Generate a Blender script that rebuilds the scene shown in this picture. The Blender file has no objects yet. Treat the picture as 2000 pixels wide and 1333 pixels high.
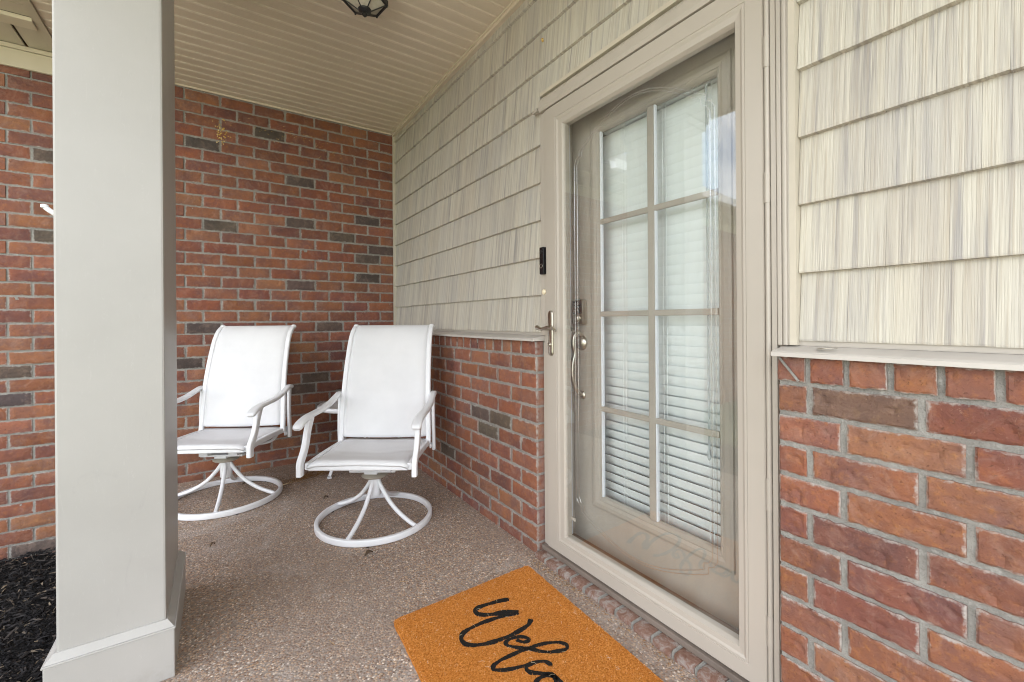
import bpy, bmesh, math, random
from mathutils import Vector, Matrix, noise as mnoise
R = math.radians
random.seed(7)
scene = bpy.context.scene
C = scene.collection

# ---------------------------------------------------------------- camera
# X: away from the door wall is negative, Y: 0 at the brick end wall, camera at negative Y, Z: 0 on the porch slab
cam_d = bpy.data.cameras.new('camera'); cam = bpy.data.objects.new('camera', cam_d); C.objects.link(cam)
cam_d.sensor_width = 36.0; cam_d.lens = 850.5/2000*36.0
cam_d.shift_y = -40.6/2000
cam_d.clip_start = 0.02; cam_d.clip_end = 2000
cam.matrix_world = (Matrix.Translation((-1.2359, -3.7574, 1.1019)) @ Matrix.Rotation(R(-33.947), 4, 'Z')
                    @ Matrix.Rotation(R(90), 4, 'X') @ Matrix.Rotation(R(-0.41), 4, 'Z'))
scene.camera = cam

# ---------------------------------------------------------------- sky, sun, exposure
SUN_EL, SUN_AZ = 58.0, 38.0            # azimuth measured from +Y towards +X: the sun stands behind the house
w = bpy.data.worlds.new('World'); scene.world = w; w.use_nodes = True
nt = w.node_tree; nt.nodes.clear()
o_ = nt.nodes.new('ShaderNodeOutputWorld'); bg = nt.nodes.new('ShaderNodeBackground')
sky = nt.nodes.new('ShaderNodeTexSky'); sky.sky_type = 'NISHITA'; sky.sun_disc = False
sky.sun_elevation = R(SUN_EL); sky.sun_rotation = R(SUN_AZ); sky.air_density = 1.0; sky.dust_density = 3.0; sky.ozone_density = 1.0
tc = nt.nodes.new('ShaderNodeTexCoord'); cn = nt.nodes.new('ShaderNodeTexNoise')
cn.inputs['Scale'].default_value = 2.6; cn.inputs['Detail'].default_value = 8; cn.inputs['Roughness'].default_value = .6
cr = nt.nodes.new('ShaderNodeValToRGB'); cr.color_ramp.elements[0].position = .38; cr.color_ramp.elements[1].position = .62
mx = nt.nodes.new('ShaderNodeMix'); mx.data_type = 'RGBA'
mx.inputs[7].default_value = (9.5, 9.4, 9.2, 1)
nt.links.new(tc.outputs['Generated'], cn.inputs['Vector']); nt.links.new(cn.outputs['Fac'], cr.inputs['Fac'])
nt.links.new(cr.outputs['Color'], mx.inputs[0]); nt.links.new(sky.outputs['Color'], mx.inputs[6])
nt.links.new(mx.outputs[2], bg.inputs['Color']); bg.inputs['Strength'].default_value = 0.14
nt.links.new(bg.outputs['Background'], o_.inputs['Surface'])
sd = bpy.data.lights.new('sun', 'SUN'); sd.energy = 5.0; sd.angle = R(.55); sd.color = (1, .94, .84)
sun = bpy.data.objects.new('sun', sd); C.objects.link(sun)
sdir = Vector((math.sin(R(SUN_AZ))*math.cos(R(SUN_EL)), math.cos(R(SUN_AZ))*math.cos(R(SUN_EL)), math.sin(R(SUN_EL))))
sun.rotation_euler = sdir.to_track_quat('Z', 'Y').to_euler(); sun.location = (6, 8, 14)
vs = scene.view_settings; vs.view_transform = 'Standard'; vs.look = 'None'; vs.gamma = 1.0; vs.exposure = 2.12
scene.render.engine = 'CYCLES'
try:
    scene.cycles.max_bounces = 8; scene.cycles.diffuse_bounces = 5; scene.cycles.glossy_bounces = 3; scene.cycles.transparent_max_bounces = 14
    scene.cycles.filter_width = 1.05
except Exception: pass

# ---------------------------------------------------------------- materials
class NB:
    def __init__(s, name):
        s.m = bpy.data.materials.new(name); s.m.use_nodes = True; s.t = s.m.node_tree; s.t.nodes.clear()
        s.out = s.n('ShaderNodeOutputMaterial'); s.b = s.n('ShaderNodeBsdfPrincipled'); s.l(s.b.outputs[0], s.out.inputs[0])
    def n(s, k): return s.t.nodes.new(k)
    def l(s, a, b): s.t.links.new(a, b)
    def put(s, v, sock):
        if hasattr(v, 'is_output') or isinstance(v, bpy.types.NodeSocket): s.l(v, sock)
        elif isinstance(v, (tuple, list)) and len(v) == 3 and sock.type == 'RGBA': sock.default_value = (*v, 1)
        else: sock.default_value = v
    def coord(s, which='Object', scale=(1, 1, 1), rnd=False):
        c = s.n('ShaderNodeTexCoord').outputs[which]
        if rnd:
            oi = s.n('ShaderNodeObjectInfo'); ml = s.n('ShaderNodeVectorMath'); ml.operation = 'SCALE'
            cb = s.n('ShaderNodeCombineXYZ')
            for i, k in enumerate((37.3, 91.7, 53.1)):
                q = s.math('MULTIPLY', oi.outputs['Random'], k); s.l(q, cb.inputs[i])
            ad = s.n('ShaderNodeVectorMath'); ad.operation = 'ADD'; s.l(c, ad.inputs[0]); s.l(cb.outputs[0], ad.inputs[1]); c = ad.outputs[0]
        if scale != (1, 1, 1):
            m = s.n('ShaderNodeVectorMath'); m.operation = 'MULTIPLY'; s.l(c, m.inputs[0]); m.inputs[1].default_value = scale; c = m.outputs[0]
        return c
    def noise(s, c, scale, detail=4, rough=.55, dist=0):
        n = s.n('ShaderNodeTexNoise'); s.l(c, n.inputs['Vector']); n.inputs['Scale'].default_value = scale
        n.inputs['Detail'].default_value = detail; n.inputs['Roughness'].default_value = rough; n.inputs['Distortion'].default_value = dist
        return n.outputs['Fac']
    def voro(s, c, scale, feature='F1', out='Distance', rnd=1.0):
        n = s.n('ShaderNodeTexVoronoi'); n.feature = feature; s.l(c, n.inputs['Vector']); n.inputs['Scale'].default_value = scale
        n.inputs['Randomness'].default_value = rnd
        return n.outputs[out]
    def ramp(s, f, stops, interp='LINEAR'):
        r = s.n('ShaderNodeValToRGB'); e = r.color_ramp; e.interpolation = interp
        while len(e.elements) < len(stops): e.elements.new(.5)
        for el, (p, c) in zip(e.elements, stops):
            el.position = p; el.color = (*c, 1) if isinstance(c, (tuple, list)) else (c, c, c, 1)
        s.l(f, r.inputs['Fac']); return r.outputs['Color']
    def mix(s, f, a, b, mode='MIX'):
        m = s.n('ShaderNodeMix'); m.data_type = 'RGBA'; m.blend_type = mode
        s.put(f, m.inputs[0]); s.put(a, m.inputs[6]); s.put(b, m.inputs[7]); return m.outputs[2]
    def math(s, op, a, b=None, c=None):
        m = s.n('ShaderNodeMath'); m.operation = op; s.put(a, m.inputs[0])
        if b is not None: s.put(b, m.inputs[1])
        if c is not None: s.put(c, m.inputs[2])
        return m.outputs[0]
    def sep(s, v):
        q = s.n('ShaderNodeSeparateXYZ'); s.l(v, q.inputs[0]); return q.outputs
    def bump(s, h, strength=.5, dist=.002, normal=None):
        b = s.n('ShaderNodeBump'); b.inputs['Strength'].default_value = strength; b.inputs['Distance'].default_value = dist
        s.l(h, b.inputs['Height'])
        if normal is not None: s.l(normal, b.inputs['Normal'])
        return b.outputs[0]
    def done(s, col, rough=.6, normal=None, metal=0, spec=None):
        s.put(col, s.b.inputs['Base Color']); s.put(rough, s.b.inputs['Roughness']); s.b.inputs['Metallic'].default_value = metal
        if spec is not None: s.b.inputs['Specular IOR Level'].default_value = spec
        if normal is not None: s.l(normal, s.b.inputs['Normal'])
        return s.m

M = {}
def paint(name, col, rough=.5, var=.06, bump=.12, scale=30, grain=(1, 1, 1), metal=0, spec=None):
    b = NB(name); c = b.coord('Object', grain)
    n1 = b.noise(c, scale*.12, 5, .6); n2 = b.noise(c, scale*6, 3)
    d = tuple(max(0, x*(1-var*2.2)) for x in col); e = tuple(min(1, x*(1+var)) for x in col)
    k = b.ramp(n1, [(.3, d), (.5, col), (.72, e)])
    M[name] = b.done(k, rough, b.bump(n2, bump, .001), metal, spec); return M[name]

REDS = [(.245, .094, .053), (.258, .103, .058), (.238, .088, .05), (.268, .112, .063), (.222, .084, .051), (.25, .097, .053), (.272, .118, .066), (.235, .093, .055)]
PURP = [(.21, .083, .055), (.198, .081, .056)]
DARK = [(.105, .08, .068), (.115, .083, .066), (.09, .072, .065)]
def make_materials():
    # brick: every brick carries its own colour on the object
    def brick_mat(nm, joined):
        b = NB(nm); c = b.coord('Object', rnd=True); oi = b.n('ShaderNodeObjectInfo').outputs['Color']
        if joined: oi = b.ramp(b.n('ShaderNodeNewGeometry').outputs['Random Per Island'], [(i/9, c_) for i, c_ in enumerate(REDS+PURP)], 'CONSTANT')
        n1 = b.noise(c, 9, 4, .6); n2 = b.noise(c, 55, 5, .65); n3 = b.noise(c, 240, 3, .7)
        hs = b.n('ShaderNodeHueSaturation'); hs.inputs['Hue'].default_value = .486; hs.inputs['Saturation'].default_value = .8; hs.inputs['Value'].default_value = .68; b.l(oi, hs.inputs['Color'])
        h2 = b.n('ShaderNodeHueSaturation'); h2.inputs['Hue'].default_value = .513; h2.inputs['Saturation'].default_value = 1.08; h2.inputs['Value'].default_value = 1.3; b.l(oi, h2.inputs['Color'])
        k = b.mix(b.ramp(n1, [(.34, 0), (.6, 1)]), hs.outputs[0], oi)
        k = b.mix(b.ramp(n2, [(.52, 0), (.74, .75)]), k, h2.outputs[0])
        k = b.mix(b.ramp(n3, [(.56, 0), (.8, .55)]), k, (.10, .045, .03))
        g = b.sep(b.coord('Generated'))
        ex = b.math('MULTIPLY', b.math('MINIMUM', g[0], b.math('SUBTRACT', 1.0, g[0])), .2)
        ez = b.math('MULTIPLY', b.math('MINIMUM', g[2], b.math('SUBTRACT', 1.0, g[2])), .075)
        ed = b.math('MINIMUM', ex, ez)
        nn = b.noise(c, 26, 5, .75); n4 = b.noise(c, 90, 4, .7)
        sm = b.math('SUBTRACT', b.math('ADD', b.math('MULTIPLY', nn, .028), b.math('MULTIPLY', n4, .012)), b.math('ADD', ed, .0155))
        mask = b.ramp(b.math('MULTIPLY_ADD', sm, 110, .3), [(.2, 0), (.9, .85)])
        pit = b.ramp(b.noise(c, 120, 4, .75, .4), [(.60, 0), (.68, .7)]); k = b.mix(pit, k, (.085, .036, .022))
        fl = b.ramp(b.noise(c, 75, 6, .8, 1.2), [(.62, 0), (.70, .55)]); k = b.mix(fl, k, (.46, .27, .18))
        haze = b.ramp(b.noise(c, 14, 6, .8, .8), [(.5, 0), (.8, .42)])
        k = b.mix(haze, k, (.42, .29, .23))
        mask = b.math('MULTIPLY', mask, b.ramp(g[1], [(.2, 1), (.4, .25)]))
        if not joined: k = b.mix(mask, k, (.40, .38, .35))
        hgt = b.math('ADD', b.math('MULTIPLY', n2, .9), b.math('MULTIPLY', n3, .35))
        vo = b.voro(c, 34, 'SMOOTH_F1'); hgt = b.math('ADD', hgt, b.math('MULTIPLY', b.ramp(vo, [(.0, 0), (.3, 1)]), .35))
        M[nm] = b.done(k, .9, b.bump(hgt, .9, .0055), spec=.3)
    brick_mat('brick', False); brick_mat('brick_joined', True)
    b = NB('mortar'); c = b.coord('Object'); n1 = b.noise(c, 14, 5, .6); n2 = b.noise(c, 320, 3, .7); n3 = b.noise(c, 60, 4, .6)
    k = b.ramp(n1, [(.3, (.24, .232, .212)), (.55, (.32, .31, .285)), (.75, (.40, .39, .36))])
    k = b.mix(b.ramp(n2, [(.52, 0), (.72, .7)]), k, (.17, .16, .15)); k = b.mix(b.ramp(n3, [(.55, 0), (.75, .6)]), k, (.50, .49, .46))
    M['mortar'] = b.done(k, .95, b.bump(b.math('ADD', n2, n3), .9, .005), spec=.1)
    b = NB('threshold_brick'); c = b.coord('Object', rnd=True); n1 = b.noise(c, 30, 6, .75, .6); n2 = b.noise(c, 140, 4, .7)
    k = b.ramp(n1, [(.36, (.16, .085, .06)), (.48, (.22, .13, .10)), (.6, (.30, .255, .23)), (.75, (.38, .36, .34))])
    M['threshold_brick'] = b.done(k, .9, b.bump(n2, .8, .004), spec=.2)
    # moulded cedar-look shingle: long vertical grain in cream, grey and brown
    b = NB('shingle'); c0 = b.coord('Object', rnd=True)
    def st(sx, sz): 
        m = b.n('ShaderNodeVectorMath'); m.operation = 'MULTIPLY'; b.l(c0, m.inputs[0]); m.inputs[1].default_value = (sx, 1, sz); return m.outputs[0]
    a1 = b.noise(st(62, 1.6), 1.0, 3, .6, .35); a2 = b.noise(st(165, 2.2), 1.0, 3, .62, .2); a3 = b.noise(st(420, 6), 1.0, 3, .6); a4 = b.noise(st(9, 1.5), 1, 3, .5)
    k = b.ramp(a1, [(.32, (.29, .277, .265)), (.43, (.43, .407, .36)), (.53, (.52, .495, .425)), (.72, (.555, .53, .455))])
    k = b.mix(b.ramp(a2, [(.53, 0), (.60, .42), (.74, .7)]), k, (.39, .335, .265))
    k = b.mix(b.ramp(a2, [(.34, .85), (.42, 0)]), k, (.59, .565, .49))
    k = b.mix(b.ramp(a3, [(.5, 0), (.7, .3)]), k, (.40, .365, .31))
    k = b.mix(b.ramp(a4, [(.44, 0), (.72, .62)]), k, (.38, .362, .345))
    ri = b.n('ShaderNodeObjectInfo').outputs['Random']
    k = b.mix(b.ramp(ri, [(0, .22), (.35, 0), (.7, 0), (1, .2)]), k, b.mix(b.ramp(ri, [(.45, 0), (.55, 1)]), (.42, .355, .265), (.56, .545, .49)))
    M['shingle'] = b.done(k, .62, b.bump(b.math('ADD', b.math('MULTIPLY', a2, 1.0), b.math('MULTIPLY', a3, .5)), .6, .004), spec=.3)
    paint('siding_trim', (.52, .475, .39), .5, .05, .1, 20, (4, 4, 1))
    paint('ceiling_vinyl', (.61, .535, .43), .5, .05, .18, 40, (.25, 1, 1))
    paint('soffit_vinyl', (.50, .45, .35), .5, .05, .2, 40, (1, .25, 1))
    paint('frieze', (.58, .52, .40), .5, .05, .1, 12)
    b = NB('column_paint'); c = b.coord('Object'); n1 = b.noise(c, 2.4, 5, .6); n2 = b.noise(b.coord('Object', (60, 60, 2.2)), 1, 3); n3 = b.noise(c, 300, 2)
    sc = b.noise(b.coord('Object', (5, 5, 1.3)), 1.6, 6, .75, 1.2)
    k = b.ramp(n1, [(.3, (.35, .343, .327)), (.6, (.38, .373, .357)), (.8, (.405, .398, .382))])
    k = b.mix(b.ramp(sc, [(.60, 0), (.72, .4)]), k, (.29, .288, .28))
    zc = b.sep(b.coord('Object'))[2]; dn = b.noise(c, 22, 6, .75)
    dirt = b.math('MULTIPLY', b.ramp(b.math('ADD', zc, b.math('MULTIPLY', dn, .12)), [(.05, 1), (.14, 0)]), b.ramp(dn, [(.5, 0), (.72, .7)]))
    k = b.mix(dirt, k, (.26, .225, .185)); scr = b.ramp(b.noise(b.coord('Object', (9, 9, 1.2)), 3, 3, .5, 2.5), [(.498, 0), (.5, .22), (.502, 0)]); k = b.mix(scr, k, (.50, .50, .49))
    M['column_paint'] = b.done(k, .42, b.bump(b.math('ADD', b.math('MULTIPLY', n2, .8), b.math('MULTIPLY', n3, .3)), .12, .0015))
    paint('storm_metal', (.42, .382, .332), .38, .03, .05, 10)
    paint('entry_paint', (.37, .34, .295), .45, .06, .08, 14)
    paint('casing_paint', (.43, .393, .343), .42, .04, .06, 10, (3, 3, 1))
    paint('ledge_paint', (.50, .472, .435), .45, .06, .1, 20)
    paint('sill_bronze', (.19, .155, .13), .5, .15, .2, 25)
    paint('sill_wood', (.16, .085, .045), .55, .2, .2, 20)
    paint('weather_strip', (.72, .76, .82), .5, .03, .05, 10)
    paint('white_metal', (.74, .75, .775), .32, .03, .06, 14)
    paint('tan_metal', (.42, .38, .31), .45, .15, .2, 18)
    paint('black_metal', (.012, .013, .014), .4, .2, .15, 25)
    paint('black_plastic', (.008, .008, .01), .25, .1, .05, 25)
    paint('grey_plastic', (.22, .22, .21), .5, .1, .1, 25)
    paint('blind_white', (.86, .89, .90), .5, .03, .05, 12, (1, .1, 1))
    paint('nickel', (.55, .52, .46), .28, .06, .05, 20, metal=1)
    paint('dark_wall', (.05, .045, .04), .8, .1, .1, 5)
    paint('plain_stucco', (.42, .38, .33), .85, .1, .3, 6)
    paint('roof_shingles', (.075, .065, .06), .9, .25, .5, 40)
    paint('asphalt', (.055, .055, .056), .9, .15, .4, 30)
    paint('concrete', (.42, .40, .37), .85, .1, .3, 12)
    paint('cream_lens', (.75, .66, .48), .4, .05, .05, 20)
    # sling fabric: fine weave
    b = NB('sling'); c = b.coord('Object'); wv = b.n('ShaderNodeTexWave'); wv.inputs['Scale'].default_value = 260; b.l(c, wv.inputs['Vector']); wv.bands_direction = 'Y'
    w2 = b.n('ShaderNodeTexWave'); w2.inputs['Scale'].default_value = 260; b.l(c, w2.inputs['Vector']); w2.bands_direction = 'Z'
    n1 = b.noise(c, 7, 4, .6)
    k = b.ramp(n1, [(.3, (.665, .67, .69)), (.7, (.705, .71, .73))])
    M['sling'] = b.done(k, .75, b.bump(b.math('ADD', wv.outputs['Fac'], w2.outputs['Fac']), .12, .0006), spec=.3)
    # exposed aggregate slab
    b = NB('aggregate'); c = b.coord('Object'); pc = b.voro(c, 142, 'F1', 'Color'); pd = b.voro(c, 142, 'F1', 'Distance'); s3 = b.sep(pc)
    k = b.ramp(s3[0], [(.0, (.17, .10, .066)), (.18, (.35, .22, .145)), (.38, (.48, .335, .225)), (.55, (.25, .195, .165)), (.68, (.40, .35, .31)), (.82, (.57, .425, .31)), (.94, (.78, .68, .58))], 'CONSTANT')
    k = b.mix(b.ramp(s3[1], [(0, 0), (1, .3)]), k, (.30, .215, .16))
    k = b.mix(b.ramp(pd, [(.44, 0), (.62, .85)]), k, (.25, .21, .182))
    f1 = b.noise(c, 420, 3, .7); k = b.mix(b.ramp(f1, [(.56, 0), (.8, .4)]), k, (.62, .53, .45))
    L1 = b.noise(c, 1.3, 6, .65, .6); k = b.mix(b.ramp(L1, [(.44, .0), (.58, .38)]), k, (.27, .21, .175))
    L2 = b.noise(c, 2.6, 6, .72, .9); k = b.mix(b.ramp(L2, [(.56, 0), (.74, .42)]), k, (.52, .485, .46))
    L3 = b.noise(c, 4.5, 5, .7, .4); k = b.mix(b.ramp(L3, [(.64, 0), (.76, .4)]), k, (.38, .215, .095))
    M['aggregate'] = b.done(k, .8, b.bump(b.math('SUBTRACT', 1.0, pd), .55, .004), spec=.3)
    # coir
    b = NB('coir'); c = b.coord('Object'); n1 = b.noise(c, 170, 5, .8); n2 = b.noise(c, 24, 5, .65); n3 = b.noise(c, 700, 2)
    k = b.ramp(n1, [(.34, (.34, .095, .014)), (.5, (.70, .255, .045)), (.64, (.86, .40, .115))]); k = b.mix(b.ramp(n2, [(.35, .35), (.6, 0)]), k, (.60, .195, .032))
    M['coir'] = b.done(k, .95, b.bump(b.math('ADD', n1, n3), 1.0, .006), spec=.1)
    def island(name, stops, rough=.9):
        b = NB(name); g = b.n('ShaderNodeNewGeometry'); k = b.ramp(g.outputs['Random Per Island'], stops)
        M[name] = b.done(k, rough, spec=.2)
    island('coir_fibre', [(0, (.50, .155, .022)), (.45, (.72, .275, .052)), (.85, (.82, .39, .11)), (.97, (.86, .62, .36))])
    island('pale_fibre', [(0, (.7, .55, .33)), (1, (.85, .76, .58))])
    island('ink_fibre', [(0, (.008, .007, .006)), (.9, (.02, .018, .016)), (1, (.2, .1, .03))])
    b = NB('ink'); c = b.coord('Object'); n1 = b.noise(c, 300, 3, .7)
    M['ink'] = b.done(b.ramp(n1, [(.4, (.008, .008, .008)), (.8, (.03, .026, .022))]), .85, b.bump(n1, 1, .004), spec=.2)
    island('mulch', [(0, (.008, .008, .009)), (.5, (.017, .016, .017)), (.8, (.036, .034, .035)), (.95, (.08, .066, .056)), (1, (.3, .24, .17))])
    island('straw', [(0, (.13, .055, .018)), (.5, (.26, .13, .045)), (1, (.42, .27, .12))])
    island('wood_chip', [(0, (.25, .18, .12)), (.6, (.42, .34, .25)), (1, (.55, .48, .38))])
    island('leaf_green', [(0, (.03, .06, .015)), (.6, (.06, .11, .03)), (1, (.10, .15, .05))], .6)
    island('dry_leaf', [(0, (.05, .035, .025)), (1, (.12, .08, .05))])
    island('nest_mud', [(0, (.46, .28, .07)), (.6, (.60, .42, .14)), (1, (.75, .64, .38))])
    island('pale_speck', [(0, (.45, .36, .22)), (1, (.66, .58, .42))])
    b = NB('soil'); c = b.coord('Object'); n1 = b.noise(c, 40, 5, .7)
    M['soil'] = b.done(b.ramp(n1, [(.3, (.006, .006, .006)), (.7, (.022, .019, .018))]), .95, b.bump(n1, .9, .02))
    b = NB('lawn'); c = b.coord('Object'); n1 = b.noise(c, .35, 5, .6); n2 = b.noise(c, 30, 4, .7)
    k = b.ramp(n2, [(.3, (.045, .075, .018)), (.7, (.11, .145, .045))]); k = b.mix(b.ramp(n1, [(.4, 0), (.7, .4)]), k, (.16, .14, .06))
    M['lawn'] = b.done(k, .9, b.bump(n2, .8, .03))
    # clear pane: mirror share from the view angle, the rest passes straight through
    def glass(name, tint, refl=1.0, dirt=0.0):
        b = NB(name); t = b.t; t.nodes.remove(b.b)
        lw = b.n('ShaderNodeLayerWeight'); lw.inputs['Blend'].default_value = .5
        f = b.math('MULTIPLY_ADD', b.math('POWER', lw.outputs['Facing'], 5.0), .95, .045); f = b.math('MULTIPLY', f, refl)
        tr = b.n('ShaderNodeBsdfTransparent'); tr.inputs[0].default_value = (*tint, 1)
        gl = b.n('ShaderNodeBsdfGlossy'); gl.inputs['Roughness'].default_value = 0.0; gl.inputs['Color'].default_value = (1, 1, 1, 1)
        ms = b.n('ShaderNodeMixShader'); b.l(f, ms.inputs[0]); b.l(tr.outputs[0], ms.inputs[1]); b.l(gl.outputs[0], ms.inputs[2]); last = ms.outputs[0]
        if dirt:
            c = b.coord('Object'); n1 = b.noise(b.coord('Object', (1, 3, .8)), 2.2, 6, .7, .8)
            df = b.n('ShaderNodeBsdfDiffuse'); df.inputs[0].default_value = (.6, .6, .58, 1)
            m2 = b.n('ShaderNodeMixShader'); b.l(b.math('MULTIPLY', b.ramp(n1, [(.4, 0), (.8, 1)]), dirt), m2.inputs[0])
            b.l(last, m2.inputs[1]); b.l(df.outputs[0], m2.inputs[2]); last = m2.outputs[0]
        b.l(last, b.out.inputs[0]); M[name] = b.m
    glass('clear_glass', (.985, .99, .985), 1.5, .05)
    glass('door_glass', (.98, .993, .992), .9, 0)
    b = NB('etched'); t = b.t; t.nodes.remove(b.b); tr = b.n('ShaderNodeBsdfTransparent'); df = b.n('ShaderNodeBsdfGlossy'); df.inputs['Roughness'].default_value = .25
    df.inputs['Color'].default_value = (.9, .92, .92, 1); ms = b.n('ShaderNodeMixShader'); ms.inputs[0].default_value = .27
    b.l(tr.outputs[0], ms.inputs[1]); b.l(df.outputs[0], ms.inputs[2]); b.l(ms.outputs[0], b.out.inputs[0]); M['etched'] = b.m
    b = NB('seeded_glass'); c = b.coord('Object'); n1 = b.noise(c, 30, 4, .6)
    b.b.inputs['Transmission Weight'].default_value = .35; b.b.inputs['Alpha'].default_value = 1
    M['seeded_glass'] = b.done(b.ramp(n1, [(.3, (.55, .52, .42)), (.7, (.72, .70, .60))]), .25, b.bump(n1, .4, .004))
    b = NB('wand'); b.b.inputs['Transmission Weight'].default_value = .6; M['wand'] = b.done((.85, .9, .92), .15)
make_materials()

# ---------------------------------------------------------------- geometry helpers
class MB:
    def __init__(s): s.v = []; s.f = []
    def add(s, vs, fs):
        o = len(s.v); s.v += [tuple(x) for x in vs]; s.f += [tuple(i+o for i in f) for f in fs]; return s
    def box(s, x0, x1, y0, y1, z0, z1, bev=0.0):
        if x0 > x1: x0, x1 = x1, x0
        if y0 > y1: y0, y1 = y1, y0
        if z0 > z1: z0, z1 = z1, z0
        if bev <= 0:
            return s.add([(x0,y0,z0),(x1,y0,z0),(x1,y1,z0),(x0,y1,z0),(x0,y0,z1),(x1,y0,z1),(x1,y1,z1),(x0,y1,z1)],
                         [(0,3,2,1),(4,5,6,7),(0,1,5,4),(1,2,6,5),(2,3,7,6),(3,0,4,7)])
        bm = bmesh.new(); bmesh.ops.create_cube(bm, size=1)
        for q in bm.verts: q.co = Vector(((x0+x1)/2+q.co.x*(x1-x0), (y0+y1)/2+q.co.y*(y1-y0), (z0+z1)/2+q.co.z*(z1-z0)))
        bmesh.ops.bevel(bm, geom=list(bm.edges), offset=bev, segments=2, affect='EDGES', profile=.6)
        bm.verts.index_update(); s.add([q.co[:] for q in bm.verts], [[q.index for q in f.verts] for f in bm.faces]); bm.free(); return s
    def sweep(s, path, sec, closed=False, up=(0, 0, 1), scale=None, cap=True, twist=None):
        P = [Vector(p) for p in path]; n = len(P); k = len(sec); up = Vector(up); rings = []
        for i, p in enumerate(P):
            a = P[(i-1) % n] if (closed or i > 0) else P[i]; b = P[(i+1) % n] if (closed or i < n-1) else P[i]
            t = (b-a).normalized(); sd_ = t.cross(up)
            if sd_.length < 1e-4: sd_ = t.cross(Vector((1, 0, 0)))
            sd_.normalize(); u = sd_.cross(t).normalized()
            sc = scale[i] if scale else (1, 1)
            if not isinstance(sc, tuple): sc = (sc, sc)
            rings.append([p+sd_*q[0]*sc[0]+u*q[1]*sc[1] for q in sec])
        vs_ = [q for r in rings for q in r]; fs = []
        for i in range(n if closed else n-1):
            j = (i+1) % n
            for m in range(k): fs.append((i*k+m, j*k+m, j*k+(m+1) % k, i*k+(m+1) % k))
        if not closed and cap: fs.append(tuple(range(k))); fs.append(tuple(reversed(range((n-1)*k, n*k))))
        return s.add(vs_, fs)
    def tube(s, path, r, n=10, closed=False, up=(0, 0, 1), scale=None):
        return s.sweep(path, [(r*math.cos(2*math.pi*i/n), r*math.sin(2*math.pi*i/n)) for i in range(n)], closed, up, scale)
    def lathe(s, prof, n=24, c=(0, 0, 0), axis='z'):
        vs_ = []
        for r, z in prof:
            for i in range(n):
                a = 2*math.pi*i/n; q = (r*math.cos(a), r*math.sin(a), z)
                if axis == 'x': q = (q[2], q[0], q[1])
                if axis == 'y': q = (q[0], q[2], q[1])
                vs_.append((q[0]+c[0], q[1]+c[1], q[2]+c[2]))
        m = len(prof); fs = [(i*n+j, i*n+(j+1) % n, (i+1)*n+(j+1) % n, (i+1)*n+j) for i in range(m-1) for j in range(n)]
        fs.append(tuple(reversed(range(n)))); fs.append(tuple(range((m-1)*n, m*n)))
        return s.add(vs_, fs)
    def prism(s, poly, z0, z1):                       # polygon in x,y
        n = len(poly); vs_ = [(x, y, z0) for x, y in poly]+[(x, y, z1) for x, y in poly]
        return s.add(vs_, [tuple(reversed(range(n))), tuple(range(n, 2*n))]+[(i, (i+1) % n, n+(i+1) % n, n+i) for i in range(n)])
    def extrude_x(s, poly, x0, x1):                   # polygon in y,z swept along x
        n = len(poly); vs_ = [(x0, y, z) for y, z in poly]+[(x1, y, z) for y, z in poly]
        return s.add(vs_, [tuple(range(n)), tuple(reversed(range(n, 2*n)))]+[(i, n+i, n+(i+1) % n, (i+1) % n) for i in range(n)])
    def extrude_y(s, poly, y0, y1):                   # polygon in x,z swept along y
        n = len(poly); vs_ = [(x, y0, z) for x, z in poly]+[(x, y1, z) for x, z in poly]
        return s.add(vs_, [tuple(range(n)), tuple(reversed(range(n, 2*n)))]+[(i, n+i, n+(i+1) % n, (i+1) % n) for i in range(n)])
    def mesh(s, name, smooth=False, off=(0, 0, 0)):
        me = bpy.data.meshes.new(name)
        me.from_pydata([(a-off[0], b-off[1], c-off[2]) for a, b, c in s.v], [], s.f)
        bm = bmesh.new(); bm.from_mesh(me); bmesh.ops.recalc_face_normals(bm, faces=bm.faces); bm.to_mesh(me); bm.free()
        if smooth:
            me.polygons.foreach_set('use_smooth', [True]*len(me.polygons))
            try: me.set_sharp_from_angle(angle=R(smooth if smooth is not True else 40))
            except Exception: pass
        me.update(); return me

def link(name, data, mat=None, parent=None, loc=None):
    o = bpy.data.objects.new(name, data); C.objects.link(o)
    if mat and data and not data.materials: data.materials.append(M[mat])
    if parent: o.parent = parent
    if loc: o.location = loc
    return o
def tag(o, label=None, cat=None, group=None, kind=None):
    if label: o['label'] = label
    if cat: o['category'] = cat
    if group: o['group'] = group
    if kind: o['kind'] = kind
    return o
def empty(name, loc, label=None, cat=None, group=None, rz=0):
    e = bpy.data.objects.new(name, None); C.objects.link(e); e.location = loc; e.rotation_euler.z = rz; e.empty_display_size = .1
    return tag(e, label, cat, group)
def part(name, mb, mat, parent, smooth=False, world=True):
    """world: the shape was written in scene coordinates and the parent chain is unrotated"""
    off = (0, 0, 0)
    if world and parent:
        p = parent
        while p: off = tuple(a+b for a, b in zip(off, p.location)); p = p.parent
    return link(name, mb.mesh(name, smooth, off), mat, parent)
def catmull(pts, n=6, closed=False):
    P = [Vector(p) for p in pts]; out = []; m = len(P)
    rng = range(m) if closed else range(m-1)
    for i in rng:
        p0 = P[(i-1) % m] if (closed or i > 0) else P[0]; p1 = P[i]; p2 = P[(i+1) % m]; p3 = P[(i+2) % m] if (closed or i < m-2) else P[-1]
        for k in range(n):
            t = k/n; out.append(.5*((2*p1)+(-p0+p2)*t+(2*p0-5*p1+4*p2-p3)*t*t+(-p0+3*p1-3*p2+p3)*t**3))
    if not closed: out.append(P[-1])
    return out
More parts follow.
